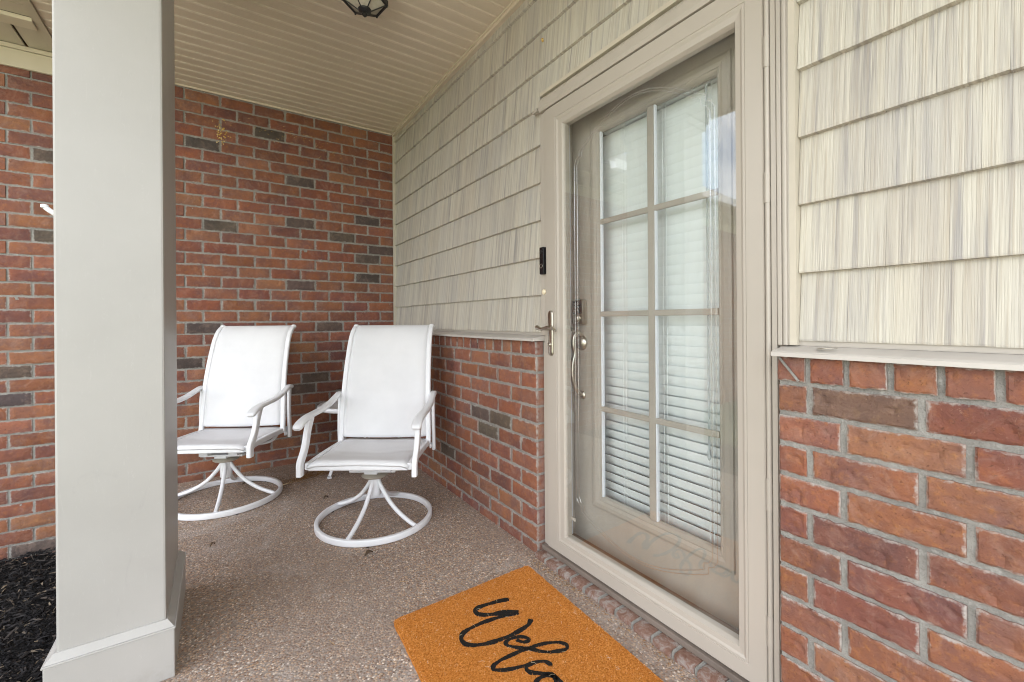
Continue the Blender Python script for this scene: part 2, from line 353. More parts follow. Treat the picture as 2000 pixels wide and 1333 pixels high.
def rrect(w_, h_, r_, n=3):
    out = []
    for cx, cy, a0 in ((w_/2-r_, h_/2-r_, 0), (-w_/2+r_, h_/2-r_, 90), (-w_/2+r_, -h_/2+r_, 180), (w_/2-r_, -h_/2+r_, 270)):
        for k in range(n+1):
            a = R(a0+90*k/n); out.append((cx+r_*math.cos(a), cy+r_*math.sin(a)))
    return out

# ---------------------------------------------------------------- bricks
BR = {}
def brick_mesh(L, H, D, var, fine=False):
    key = (round(L, 3), round(H, 3), round(D, 3), var, fine)
    if key in BR: return BR[key]
    rg = random.Random(hash(key[:3]) % 9999*17+var)
    nx, nz = (max(4, int(L/.0055)), max(4, int(H/.0055))) if fine else (max(4, int(L/.0125)), max(3, int(H/.0125)))
    dents = []
    for _ in range(rg.randint(2, 5) if L > .12 else rg.randint(0, 2)):
        dents.append((rg.uniform(-L/2*.85, L/2*.85), rg.uniform(-H/2*.6, H/2*.7), rg.uniform(-1.2, 1.2), rg.uniform(.010, .026), rg.uniform(.004, .010)))
    ox = rg.uniform(0, 100)
    def hgt(x, z):
        h = .0022*mnoise.noise(Vector((x*14+ox, z*20, var*3.1)))+.0012*mnoise.noise(Vector((x*45+ox, z*45, var)))
        for cx, cz, a, ln, dp in dents:
            u = (x-cx)*math.cos(a)+(z-cz)*math.sin(a); v_ = -(x-cx)*math.sin(a)+(z-cz)*math.cos(a)
            v_ += u*u/ln*.6
            if abs(u) < ln*2 and -.004 < v_ < .02: h -= dp*math.exp(-(u/ln)**2)*math.exp(-max(0, v_)/.006)*(1 if v_ > 0 else max(0, 1+v_/.003))
        return max(h, -.0058)
    vs_ = []; fs = []
    for j in range(nz+1):
        for i in range(nx+1):
            x = -L/2+L*i/nx; z = -H/2+H*j/nz; e = (i in (0, nx)) or (j in (0, nz)); y = -hgt(x, z)
            if e:
                y += .0035+.0015*rg.random()
                jx = .0026*mnoise.noise(Vector((x*60+ox, z*60, 5))); jz = .0034*mnoise.noise(Vector((x*60+ox, z*60, 9)))
                x = max(-L/2, min(L/2, x+jx)); z += jz
            vs_.append((x, y, z))
    W = nx+1
    for j in range(nz):
        for i in range(nx): fs.append((j*W+i, j*W+i+1, (j+1)*W+i+1, (j+1)*W+i))
    loop = [i for i in range(W)]+[j*W+nx for j in range(1, nz+1)]+[nz*W+i for i in range(nx-1, -1, -1)]+[j*W for j in range(nz-1, 0, -1)]
    b0 = len(vs_)
    for q in loop: x, y, z = vs_[q]; vs_.append((x, D, z))
    n = len(loop)
    for k in range(n): fs.append((loop[k], b0+k, b0+(k+1) % n, loop[(k+1) % n]))
    fs.append(tuple(range(b0, b0+n)))
    mb = MB(); mb.add(vs_, fs); me = mb.mesh('brick', 35); me.materials.append(M['brick']); BR[key] = me
    return me
def brick_colour(rg, dark=False, near=False):
    if dark: c = rg.choice(DARK)
    else: c = rg.choice(REDS if rg.random() < .86 else PURP)
    k = rg.uniform(.9, 1.1)
    if near: k *= 1.0
    return (c[0]*k, c[1]*k*rg.uniform(.93, 1.07), c[2]*k*rg.uniform(.93, 1.07), 1)

# camera projection, used only to decide which bricks show
CM = cam.matrix_world.inverted()
def px(P):
    q = CM @ Vector(P)
    if q.z > -.05: return (-9999, -9999)
    return (1000+850.5*q.x/-q.z, 625.9-850.5*q.y/-q.z)

# ================================================================ SETTING
CEIL = 2.741
GZ = -.27
ground = link('lawn', MB().add([(-160, -160, GZ-.08), (160, -160, GZ-.08), (160, 160, GZ-.08), (-160, 160, GZ-.08)], [(0, 1, 2, 3)]).mesh('lawn'), 'lawn'); tag(ground, kind='structure')
floor = link('porch_floor', MB().box(-1.69, .13, -7.5, .02, -.34, 0, .012).mesh('porch_floor'), 'aggregate'); tag(floor, kind='structure')
st = link('street', MB().box(-25, -18, -120, 120, GZ-.2, GZ-.05).mesh('street'), 'asphalt'); tag(st, kind='structure')
sw = link('sidewalk', MB().box(-14.2, -12.9, -120, 120, GZ-.2, GZ-.04).mesh('sidewalk'), 'concrete'); tag(sw, kind='structure')
dw = link('bounce_slab', MB().box(-9.5, -3.3, -17.9, -3.45, GZ-.2, GZ-.03).mesh('bounce_slab'), 'concrete'); tag(dw, kind='structure')  # pale slab out of view, added to bounce sunlight into the porch
bed = link('mulch_soil', MB().box(-3.3, -1.695, -3.3, .0, -.45, GZ-.02).mesh('mulch_soil'), 'soil'); tag(bed, kind='structure')

# ---- brick end wall
Cz, Z0, BL = .0813, .0455, .2083
JO = .0100
wall = empty('brick_wall', (0, 0, 0), 'tall red brick end wall behind the two white chairs', 'wall')
mo = MB().box(-6.8, .10, .0075, .14, -.5, 3.0); part('mortar', mo, 'mortar', wall)
darks = [(-1.349,2.345),(-.924,2.496),(-.723,2.182),(-.733,1.861),(-.181,1.938),(-.378,1.779),(-.095,1.71),(-.179,1.624),(-.171,1.468),(-.703,1.39),(-.482,1.07),(-1.378,.828),(-2.13,2.116),(-2.122,1.634),(-2.231,.839),(-2.19,.654),(-2.256,-.237),(-.55,.42),(-.72,.55),(-.62,.66)]
purps = [(-1.015,2.414),(-.589,2.413),(-2.203,2.201),(-2.172,.094),(-2.212,.369),(-1.343,.955),(-1.2,.25),(-.45,.58)]
rg = random.Random(3); items = []
for i in range(-7, 34):
    z0 = Z0+i*Cz+JO/2; z1 = Z0+(i+1)*Cz-JO/2
    if z1 < -.42: continue
    z1 = min(z1, CEIL+.04)
    if z1-z0 < .012: continue
    ph = -.178 if i % 2 == 0 else -.0765
    xs = [.045]+[ph-k*BL for k in range(0, 34)]
    for a, b_ in zip(xs[:-1], xs[1:]):
        xa, xb = a-JO/2, b_+JO/2
        if a == .045: xa = .045
        if xb < -6.8: break
        items.append((xb, xa, z0, z1))
vis = []; hid = []
for it in items:
    xb, xa, z0, z1 = it; cx = (xa+xb)/2; cz = (z0+z1)/2; p = px((cx, 0, cz)); pa = px((xb, 0, cz)); pb = px((xa, 0, cz))
    seen = (pb[0] > -10 and pa[0] < 104) or (pb[0] > 338)
    if cx < -2.5: seen = False
    if (445 < pa[0] and pb[0] < 565 and 660 < p[1] < 845) or (695 < pa[0] and pb[0] < 835 and 655 < p[1] < 865): seen = False   # covered by the chair backs
    if cx < -1.9 and cz > 2.62: seen = False
    if cx > -1.6 and cz < 0: seen = False
    (vis if seen else hid).append(it)
def shown(it):
    a = px((it[0], 0, it[2])); b_ = px((it[1], 0, it[3])); x0, x1 = max(0, a[0]), b_[0]
    if a[0] < 100: x1 = min(x1, 98)
    else: x0 = max(x0, 345)
    return max(0, x1-x0)*abs(a[1]-b_[1])
vis.sort(key=shown, reverse=True); hid += vis[300:]; vis = vis[:300]
def bcol(cx, cz, rg):
    if any(abs(cx-a) < .1 and abs(cz-c) < .041 for a, c in darks): return brick_colour(rg, True)
    if any(abs(cx-a) < .1 and abs(cz-c) < .041 for a, c in purps): 
        c = rg.choice(PURP); return (*c, 1)
    if rg.random() < .02: return brick_colour(rg, True)
    return brick_colour(rg)
for (xb, xa, z0, z1) in vis:
    me = brick_mesh(xa-xb, z1-z0, .02, rg.randint(0, 7))
    o = link('brick', me, None, wall, ((xa+xb)/2, rg.uniform(-.002, .002), (z0+z1)/2+rg.uniform(-.0015, .0015)))
    o.rotation_euler = (rg.uniform(-.012, .012), rg.uniform(-.006, .006), rg.uniform(-.008, .008)); o.color = bcol((xa+xb)/2, (z0+z1)/2, rg)
print('end wall bricks', len(vis), 'joined', len(hid))
hb = MB()
for (xb, xa, z0, z1) in hid: hb.box(xb, xa, .001, .02, z0, z1, .002 if xb > -2.6 else 0)
if hid:
    o = part('bricks_out_of_sight', hb, None, wall); o.data.materials.append(M['brick_joined']); tag(o, kind='stuff')

# ---- knee walls of brick beside the door, with sloping ledge
KC = .0803; KTOP = .9325; JO = .0122
def knee_wall(y_hi, y_lo, name, label, first, corner_at_lo, fine, ledge_lab):
    w_ = empty(name, (0, (y_hi+y_lo)/2, 0), label, 'wall')
    part('mortar', MB().box(.0075, .0545 if corner_at_lo else .055, y_lo+(.003 if corner_at_lo else 0), y_hi-(0 if corner_at_lo else .002), -.05, 1.0), 'mortar', w_)
    rg = random.Random(11 if corner_at_lo else 12)
    dk = [(-1.584,.578),(-1.803,.567),(-1.686,.502),(-1.139,.257),(-3.37,.89)]
    cy = w_.location.y
    for i in range(12):
        z1 = KTOP-i*KC-JO/2; z0 = KTOP-(i+1)*KC+JO/2
        if corner_at_lo:   # left of the door: courses end at the corner y_lo
            off = [0, .2145] if i % 2 == 0 else [0, .1275]
            ys = [y_lo]; y = y_lo+off[1]; 
            while y < y_hi: ys.append(y); y += .2145
            ys.append(y_hi)
        else:
            off = .073 if i % 2 == 0 else .145
            ys = [y_hi]; y = y_hi-off
            while y > y_lo: ys.append(y); y -= .2125
            ys.append(y_lo); ys = ys[::-1]
        for a, b_ in zip(ys[:-1], ys[1:]):
            a2 = a if a == y_lo and corner_at_lo else a+JO/2; b2 = b_ if (b_ == y_hi and not corner_at_lo) else b_-JO/2
            if b2-a2 < .02: continue
            L = round((b2-a2)*500)/500; cx = (a2+b2)/2; cz = (z0+z1)/2
            corner = (corner_at_lo and a == y_lo) or (not corner_at_lo and b_ == y_hi)
            me = brick_mesh(L, z1-z0, .052 if corner else .02, rg.randint(0, 11), fine)
            o = link('brick', me, None, w_, (rg.uniform(-.0015, .0015) if not corner else 0, cx-cy, cz+rg.uniform(-.0012, .0012)))
            o.rotation_euler = (0, rg.uniform(-.006, .006), R(-90)+(0 if corner else rg.uniform(-.006, .006)))
            o.color = brick_colour(rg, any(abs(cx-p) < .1 and abs(cz-q) < .041 for p, q in dk), not corner_at_lo)
            if not corner_at_lo and i == 0 and abs(cx+3.367) < .02: o.color = (.165, .098, .068, 1)
    # rowlock course under the ledge
    pitch = .0868 if corner_at_lo else .0822
    y = y_lo if corner_at_lo else y_hi; sgn = 1 if corner_at_lo else -1
    k = 0; first_w = .118 if corner_at_lo else .07
    while (y < y_hi-.02 if corner_at_lo else y > y_lo+.02):
        wd = first_w if k == 0 else pitch
        a, b_ = (y, y+wd) if sgn > 0 else (y-wd, y)
        L = wd-JO*(.5 if k == 0 else 1); cx = (a+b_)/2+ (0 if k else -sgn*JO*.25)
        me = brick_mesh(round(L*500)/500, .064, .05, rg.randint(0, 7), fine)
        o = link('brick', me, None, w_, (-.004, cx-cy, KTOP+.038)); o.rotation_euler = (0, rg.uniform(-.02, .02), R(-90)); o.color = brick_colour(rg, False, not corner_at_lo)
        y += sgn*wd; k += 1
    if not corner_at_lo:   # mitre joint across the first rowlock brick
        part('mitre_joint', MB().sweep([(-.0085, y_hi-.006, KTOP+.068), (-.0085, y_hi-.054, KTOP+.008)], rrect(.006, .004, .001), up=(1, 0, 0)), 'mortar', w_)
    # ledge: sloping cap with drip nose
    e0 = y_lo-(.012 if corner_at_lo else 0); e1 = y_hi+(0 if corner_at_lo else .004)
    poly = [(-.028, 1.003), (-.028, 1.013), (-.02, 1.017), (.052, 1.028), (.052, 1.003)]
    lg = part('ledge', MB().extrude_y(poly, e0, e1), 'ledge_paint', w_)
    tag(lg, ledge_lab)
    part('flashing', MB().box(.0535, .0575, e0+.012, e1-(.012 if not corner_at_lo else 0), 1.0285, 1.047), 'casing_paint', lg)
    return w_
knee_wall(-.003, -2.117, 'brick_knee_wall', 'low brick wall beneath the shingles between the door and the end wall', .2, True, False, 'pale painted ledge with small end tab')
knee_wall(-3.189, -4.7, 'brick_knee_wall', 'low brick wall right of the door, close to the camera', .07, False, True, 'pale painted ledge')

# ---- shingle wall
SX = .057
sh = empty('shingle_wall', (SX, -2.3, 1.05), 'cream and grey weathered shingle siding around and above the door', 'wall')
bk = MB()
bk.box(.066, .16, -2.105, .10, 1.01, 2.80); bk.box(.066, .16, -4.7, -3.215, 1.01, 2.80); bk.box(.066, .16, -3.215, -2.105, 2.15, 2.80)
part('sheathing', bk, 'siding_trim', sh)
low = MB(); low.box(.058, .16, -2.13, .10, -.05, 1.01); low.box(.058, .16, -4.7, -3.185, -.05, 1.01)
part('lower_sheathing', low, 'siding_trim', sh)
SHM = {}
def shingle_mesh(wd, ht, var):
    key = (round(wd, 3), round(ht, 3), var)
    if key in SHM: return SHM[key]
    rg = random.Random(int(wd*1000)*31+var); a = rg.choice([0, 0, 0, .0012]); b_ = a; t = .0185+rg.choice([0, 0, .0006])
    hw = wd/2; h = ht
    # local x along the wall, -y outwards, z up; butt edge at z = 0
    V = [(-hw, 0, a), (hw, 0, b_), (hw, -t, b_+.0012), (-hw, -t, a+.0012), (-hw, -t-.001, a+.006), (hw, -t-.001, b_+.006), (hw, -.002, h), (-hw, -.002, h), (hw, 0, h), (-hw, 0, h)]
    F = [(0, 1, 2, 3), (3, 2, 5, 4), (4, 5, 6, 7), (7, 6, 8, 9), (0, 3, 4, 7, 9), (1, 8, 6, 5, 2), (0, 9, 8, 1)]
    me = MB().add(V, F).mesh('shingle'); me.materials.append(M['shingle']); SHM[key] = me; return me
ROW = .1803; RZ0 = 1.041; rg = random.Random(21); nsh = 0
WD = [.088, .106, .124, .142, .160, .182]
def shingle_row(y_start, y_end, z, ht):      # towards -y
    global nsh
    y = y_start
    while y > y_end+.001:
        wd = rg.choice(WD)
        if y-wd < y_end+.05: wd = round(y-y_end, 3)
        o = link('shingle', shingle_mesh(wd-.0004, ht, rg.randint(0, 2)), None, sh, (.066-SX, y-wd/2+2.3, z-1.05+rg.choice([0, 0, 0, -.0012])))
        o.rotation_euler = (0, 0, R(-90)); y -= wd; nsh += 1
for r in range(10):
    z = RZ0+r*ROW; ht = min(ROW+.006, CEIL+.02-z)
    if ht < .03: continue
    if z+ROW < 2.17+.02:
        shingle_row(.05, -2.103, z, ht); shingle_row(-3.222, -3.98, z, ht)
    elif z < 2.165:
        shingle_row(.05, -2.103, z, ht); shingle_row(-3.222, -3.98, z, ht); 
        zz = 2.184; shingle_row(-2.104, -3.221, zz, z+ROW-zz+.006)
    else:
        shingle_row(.05, -3.98, z, ht)
print('shingles', nsh)
far = MB()
for r in range(10):
    z = RZ0+r*ROW; far.extrude_y([(.066, z), (.0475, z), (.047, z+.006), (.064, min(z+ROW+.006, CEIL+.02)), (.066, min(z+ROW+.006, CEIL+.02))], -4.7, -3.982)
o = part('shingle_run', far, 'shingle', sh); tag(o, kind='stuff')
part('corner_channel', MB().box(.036, .064, -.024, -.004, 1.03, CEIL), 'siding_trim', sh)
part('channel', MB().box(.034, .064, -3.221, -3.205, 1.03, CEIL-.02), 'siding_trim', sh)
part('starter_strip', MB().box(.0605, .0655, -2.10, -.03, 1.0285, 1.0405).box(.0605, .0655, -3.98, -3.222, 1.0285, 1.0405), 'casing_paint', sh)
part('top_trim', MB().box(.030, .056, -4.7, -.02, CEIL-.028, CEIL-.002).box(.020, .030, -4.7, -.02, CEIL-.012, CEIL-.002), 'ceiling_vinyl', sh)

# ---- ceiling of beaded planks
ceil = link('ceiling', MB().box(-2.03, .16, -4.45, .10, CEIL+.012, CEIL+.05).mesh('ceiling'), 'ceiling_vinyl'); tag(ceil, kind='structure')
PW = .0842
prof = [(0, 0), (.0535, 0), (.0615, .0085), (.0622, -.0015), (.0662, -.0015), (.0745, .0085), (.0752, 0), (PW-.0004, 0)]
X0, X1 = -2.016, .052
V = []; 
for q in prof: V += [(X0, -q[0], q[1]), (X1, -q[0], q[1])]
n = len(prof); V += [(X0, 0, .0115), (X1, 0, .0115), (X0, -PW+.0004, .0115), (X1, -PW+.0004, .0115)]
F = [(2*i, 2*i+1, 2*i+3, 2*i+2) for i in range(n-1)]+[(2*n, 2*n+1, 1, 0), (2*n-2, 2*n-1, 2*n+3, 2*n+2), (2*n+1, 2*n, 2*n+2, 2*n+3)]
pm = MB().add(V, F).mesh('ceiling_plank'); pm.materials.append(M['ceiling_vinyl'])
k = 0
while .0-.012-k*PW > -4.36:
    link('ceiling_plank', pm, None, ceil, (0, -.012-k*PW, CEIL)); k += 1
part('edge_trim', MB().box(-2.03, .03, -.012, -.0015, CEIL-.010, CEIL+.011), 'ceiling_vinyl', ceil)
part('outer_trim', MB().box(-2.055, -2.018, -4.45, -.012, CEIL-.012, CEIL+.011), 'soffit_vinyl', ceil)

# ---- house eave over the left part of the end wall
ev = empty('house_eave', (-3, -.3, CEIL), 'tan vented eave above the end wall, left of the porch column', 'eave')
part('frieze_board', MB().box(-6.8, -1.86, -.022, -.0025, 2.608, 2.712, .003).box(-6.8, -1.86, -.030, -.0025, 2.714, 2.738, .002), 'frieze', ev)
ew = .118; xx = -2.057; 
while xx > -6.7:
    part('soffit_panel', MB().box(xx-ew+.013, xx, -.335, -.004, CEIL+.001, CEIL+.012, .003), 'soffit_vinyl', ev)
    xx -= ew
part('soffit_back', MB().box(-6.8, -2.057, -.62, -.003, CEIL+.03, CEIL+.045), 'sill_bronze', ev)
part('trim_band', MB().box(-6.8, -2.057, -.392, -.300, CEIL-.022, CEIL+.0005, .004), 'frieze', ev)
part('outer_soffit', MB().box(-6.8, -2.057, -.50, -.394, CEIL+.001, CEIL+.012).box(-6.8, -2.057, -.62, -.504, CEIL+.001, CEIL+.012), 'soffit_vinyl', ev)
gt = part('gutter', MB().sweep([(-6.8, -.66, CEIL+.03), (-2.3, -.66, CEIL+.03)], [(-.05, .05), (-.035, -.05), (.04, -.05), (.04, .05), (.03, .05), (.03, -.04), (-.028, -.04), (-.042, .05)]), 'white_metal', ev)

# ---- unseen roof and house shell, added behind and above to keep sun off the porch
rf = empty('sun_block_roof', (2, 0, 2.8), 'unseen dark roof added above the porch to block the sun', 'roof')
def gable(mb, x0, x1, y0, y1, z0, zr, along):
    if along == 'y':
        xm = (x0+x1)/2; P = [(x0, y0, z0), (x1, y0, z0), (x1, y1, z0), (x0, y1, z0), (xm, y0, zr), (xm, y1, zr)]
        return mb.add(P, [(0, 3, 2, 1), (0, 1, 4), (1, 2, 5, 4), (2, 3, 5), (3, 0, 4, 5)])
    ym = (y0+y1)/2; P = [(x0, y0, z0), (x1, y0, z0), (x1, y1, z0), (x0, y1, z0), (x0, ym, zr), (x1, ym, zr)]
    return mb.add(P, [(0, 3, 2, 1), (0, 1, 5, 4), (1, 2, 5), (2, 3, 4, 5), (3, 0, 4)])
part('porch_sun_block', gable(MB(), -2.06, 9.0, -4.5, 6.5, CEIL+.06, 6.0, 'y'), 'roof_shingles', rf)
part('wing_sun_block', gable(MB(), -7.0, 1.0, -.62, 7.4, CEIL+.065, 5.4, 'x'), 'roof_shingles', rf)
hb_ = empty('house', (3, 0, 0), 'unseen plain shell added behind the porch walls to block the sun', 'house')  # unseen shell, added to stop sun reaching the porch from behind
part('wing_shell', MB().box(-6.8, .0, .142, 6.8, -.5, CEIL+.05), 'plain_stucco', hb_)
part('side_shell', MB().box(.21, 8.6, -7.5, -4.71, -.5, 3.2).box(.165, .25, -7.5, -4.71, -.5, 3.2), 'plain_stucco', hb_)
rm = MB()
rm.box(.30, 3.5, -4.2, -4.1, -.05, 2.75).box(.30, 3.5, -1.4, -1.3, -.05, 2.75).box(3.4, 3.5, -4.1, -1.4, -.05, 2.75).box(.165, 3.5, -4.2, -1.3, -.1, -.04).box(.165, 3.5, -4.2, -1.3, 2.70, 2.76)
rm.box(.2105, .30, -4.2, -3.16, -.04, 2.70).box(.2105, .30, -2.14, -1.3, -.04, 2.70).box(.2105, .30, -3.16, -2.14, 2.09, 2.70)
part('entry_room', rm, 'dark_wall', hb_)  # near-black wall colour stands in for the unlit room behind the blind

# ================================================================ DOOR
fr = empty('door_frame', (.1, -2.65, .02), 'taupe door casing with brickmould, jambs and bronze sill', 'door frame')
m = MB(); m.box(.078, .206, -2.196, -2.135, .02, 2.075).box(.078, .206, -3.175, -3.116, .02, 2.075).box(.078, .206, -3.116, -2.196, 2.06, 2.12)
part('jamb', m, 'casing_paint', fr)
# brickmould on both sides and head, stepped
def mould(y0, y1, z0, z1, d=1):
    m = MB(); a = y0; b_ = y1
    m.box(.036, .066, a, b_, z0, z1, .003); m.box(.028, .037, a+(b_-a)*.12, a+(b_-a)*.42, z0, z1, .003); m.box(.031, .037, a+(b_-a)*.56, a+(b_-a)*.9, z0, z1, .002); return m
part('brickmould', mould(-3.2045, -3.1722, 1.029, 2.084), 'casing_paint', fr)
part('brickmould', MB().box(.046, .0655, -2.134, -2.104, 1.029, 2.084, .003), 'casing_paint', fr)
part('side_stop', MB().box(.045, .0775, -2.1572, -2.1345, .045, 2.084).box(.047, .0775, -2.134, -2.1205, .045, 1.0285), 'storm_metal', fr)
m = MB(); m.extrude_y([(.066, 2.085), (.030, 2.085), (.026, 2.10), (.028, 2.135), (.036, 2.148), (.05, 2.16), (.066, 2.166)], -3.205, -2.118)
part('head_casing', m, 'casing_paint', fr)
part('drip_cap', MB().extrude_y([(.0655, 2.1665), (.040, 2.1665), (.040, 2.183), (.046, 2.188), (.0655, 2.190)], -3.21, -2.112), 'siding_trim', fr)
part('sill', MB().box(.024, .060, -3.182, -2.125, .0235, .0435, .003).box(.060, .2055, -3.115, -2.197, .02, .062, .003), 'sill_bronze', fr)
part('inner_sill', MB().box(.120, .164, -3.114, -2.198, .0625, .088, .006), 'sill_wood', fr)
part('weather_strip', MB().box(.088, .150, -2.2035, -2.1965, .064, 2.055, .002), 'weather_strip', fr)
part('weather_strip', MB().box(.130, .150, -3.1155, -3.108, .064, 2.055, .002), 'weather_strip', fr)

part('side_stop', MB().box(.050, .0775, -3.184, -3.1722, .045, 1.0285), 'storm_metal', fr)
# brick threshold under the sill
th = empty('brick_threshold', (0, -2.65, 0), 'row of rounded mortar-smeared bricks under the storm door', 'threshold')
part('mortar', MB().box(-.012, .058, -3.185, -2.12, -.05, .014), 'mortar', th)
y = -2.128; rg = random.Random(5); k = 0
while y > -3.18:
    wd = .083; bm = MB()
    me_key = rg.randint(0, 3)
    o = part('brick', MB().box(-.024+rg.uniform(-.003, .003), .05, max(y-wd+.008, -3.184), y, -.045, .0225, .012), None, th, smooth=50)
    o.data.materials.append(M['threshold_brick']); c = rg.choice(PURP+REDS[:3]); o.color = (c[0]*.85, c[1]*1.15, c[2]*1.3, 1)
    if y-wd < -3.185: break
    jy = y-wd+.004
    part('joint_smear', MB().box(-.0225+rg.uniform(-.002, .003), .05, jy-.0055-rg.uniform(0, .003), jy+.005+rg.uniform(0, .003), -.044, .0225+rg.uniform(0, .0008), .010), 'mortar', th, 50)
    y -= wd

# ---- storm door
sdn = empty('storm_door', (.035, -2.65, .05), 'taupe full-view storm door with etched glass, closed over the entry door', 'storm door')
YL, YR, ZB, ZT = -2.158, -3.139, .047, 2.082
GL, GR, GB, GT = -2.280, -3.051, .136, 1.976
FX = .034           # front of the leaf
def rail_profile(inner):   # across the stile from outer edge (0) to the glass (w); depth in x
    return inner
def stile(y_out, y_in, z0, z1):
    w_ = abs(y_out-y_in); s_ = 1 if y_in > y_out else -1
    P = [(0, .076), (0, FX+.004), (.003, FX), (w_*.56, FX), (w_*.575, FX+.002), (w_*.59, FX), (w_*.66, FX), (w_*.74, FX+.004), (w_*.92, FX+.006), (w_*.96, FX+.012), (w_, FX+.020), (w_, .076)]
    return [(y_out+s_*a, b_) for a, b_ in P]
def frame_member(name, poly, mat, parent, vertical, a0, a1, m0, m1, pos):
    pass
# four members with mitred look: stiles full height, rails between
def vertical_member(y_out, y_in):
    pr = stile(y_out, y_in, 0, 0); n = len(pr); vs_ = []
    w_ = abs(y_out-y_in)
    for (y, x) in pr:
        f = abs(y-y_out)/w_
        vs_.append((x, y, ZB+f*(GB-ZB)))
    for (y, x) in pr:
        f = abs(y-y_out)/w_
        vs_.append((x, y, ZT-f*(ZT-GT)))
    return MB().add(vs_, [tuple(range(n)), tuple(reversed(range(n, 2*n)))]+[(i, n+i, n+(i+1) % n, (i+1) % n) for i in range(n)])
def horizontal_member(z_out, z_in):
    pr = stile(z_out, z_in, 0, 0); n = len(pr); w_ = abs(z_out-z_in); vs_ = []
    for (z, x) in pr:
        f = abs(z-z_out)/w_; vs_.append((x, YL+f*(GL-YL), z))
    for (z, x) in pr:
        f = abs(z-z_out)/w_; vs_.append((x, YR+f*(GR-YR), z))
    return MB().add(vs_, [tuple(range(n)), tuple(reversed(range(n, 2*n)))]+[(i, n+i, n+(i+1) % n, (i+1) % n) for i in range(n)])
part('stile', vertical_member(YL, GL), 'storm_metal', sdn)
part('stile', vertical_member(YR, GR), 'storm_metal', sdn)
part('top_rail', horizontal_member(ZT, GT), 'storm_metal', sdn)
part('bottom_rail', horizontal_member(ZB, GB), 'storm_metal', sdn)
gl = part('glass', MB().box(.052, .056, GR-.008, GL+.008, GB-.008, GT+.008), 'clear_glass', sdn)
part('sweep', MB().box(.040, .068, YR+.002, YL-.002, .0438, .0468), 'sill_bronze', sdn)
# etched border: two parallel lines with notched corners and bowed ends
def etched(inset):
    yl, yr = -2.342-inset, -2.975+inset; pts = []
    zt, zb = 1.775-inset*.5, .33+inset*.5; c = (yl+yr)/2
    pts += [(yl, zb), (yl, zt), (yl-.012, zt+.022), (yl-.03, zt+.03), (yl-.03, zt+.05), (yl-.05, zt+.062)]
    for i in range(0, 15):
        t = i/14; y = (yl-.06)+((yr+.06)-(yl-.06))*t; pts.append((y, zt+.068+.105*math.sin(math.pi*t)))
    pts += [(yr+.05, zt+.062), (yr+.03, zt+.05), (yr+.03, zt+.03), (yr+.012, zt+.022), (yr, zt), (yr, zb), (yr+.012, zb-.022), (yr+.03, zb-.03), (yr+.03, zb-.05)]
    for i in range(0, 15):
        t = i/14; y = (yr+.05)+((yl-.05)-(yr+.05))*t; pts.append((y, zb-.062-.075*math.sin(math.pi*t)))
    pts += [(yl-.03, zb-.05), (yl-.03, zb-.03), (yl-.012, zb-.022)]
    return [(.0515, y, z) for y, z in pts]
for ins in (0, .016):
    part('etched_line', MB().sweep(etched(ins), [(-.0022, -.0006), (.0022, -.0006), (.0012, .0006), (-.0012, .0006)], True, up=(-1, 0, 0)), 'etched', gl)
gl.rotation_euler.z = R(2.0); gl.location.x += .007   # pane not quite square in its frame
# hinge rail with knuckles
part('hinge_rail', MB().box(.036, .076, -3.1717, -3.1575, .047, 2.082, .002), 'storm_metal', sdn)
part('hinge_rod', MB().tube([(.038, -3.1482, .05), (.038, -3.1482, 2.08)], .0070, 10), 'storm_metal', sdn, 60)
for (a, b_) in ((1.803, 1.89), (1.425, 1.51), (.565, .655), (.185, .27)):
    part('hinge', MB().tube([(.0372, -3.1482, a), (.0372, -3.1482, b_)], .0080, 12), 'storm_metal', sdn, 60)
part('hinge_gap', MB().box(.044, .07, -3.1572, -3.1395, .05, 2.08), 'storm_metal', sdn)
# lever handle on a long plate
hd = part('handle', MB().lathe([(.0, 0), (.0, 0)], 4), 'nickel', sdn) if False else None
pl = MB(); pts = []
yc, z0, z1, rr = -2.196, .938, 1.145, .0165
for k in range(13): a = math.pi*k/12; pts.append((yc+rr*math.cos(a), z1-rr+rr*math.sin(a)))
for k in range(13): a = math.pi+math.pi*k/12; pts.append((yc+rr*math.cos(a), z0+rr+rr*math.sin(a)))
n = len(pts); vs_ = [(FX-.0005, y, z) for y, z in pts]+[(FX-.007, y, z) for y, z in pts]+[(FX-.010, yc+(y-yc)*.72, (z0+z1)/2+(z-(z0+z1)/2)*.965) for y, z in pts]
pl.add(vs_, [tuple(range(n)), tuple(range(2*n, 3*n))]+[(i, (i+1) % n, n+(i+1) % n, n+i) for i in range(n)]+[(n+i, n+(i+1) % n, 2*n+(i+1) % n, 2*n+i) for i in range(n)])
hp = part('handle_plate', pl, 'nickel', sdn, 50)
lv = MB(); lv.tube([(FX-.008, yc, 1.062), (FX-.045, yc, 1.062)], .008, 12, up=(0, 0, 1))
lv.tube(catmull([(FX-.043, yc+.052, 1.067), (FX-.047, yc+.038, 1.066), (FX-.048, yc+.018, 1.061), (FX-.048, yc, 1.062), (FX-.047, yc-.028, 1.069), (FX-.045, yc-.055, 1.066), (FX-.042, yc-.078, 1.054)], 5), .0075, 10, up=(1, 0, 0), scale=[1.55, 1.5, 1.4, 1.25, 1.1, 1.0]+[1]*20+[.9]*5)
part('lever', lv, 'nickel', hp, 60)
part('key_cylinder', MB().lathe([(.008, FX-.009), (.008, FX-.017), (.0065, FX-.018)], 16, (0, yc+.001, .988), 'x'), 'nickel', hp, 50)
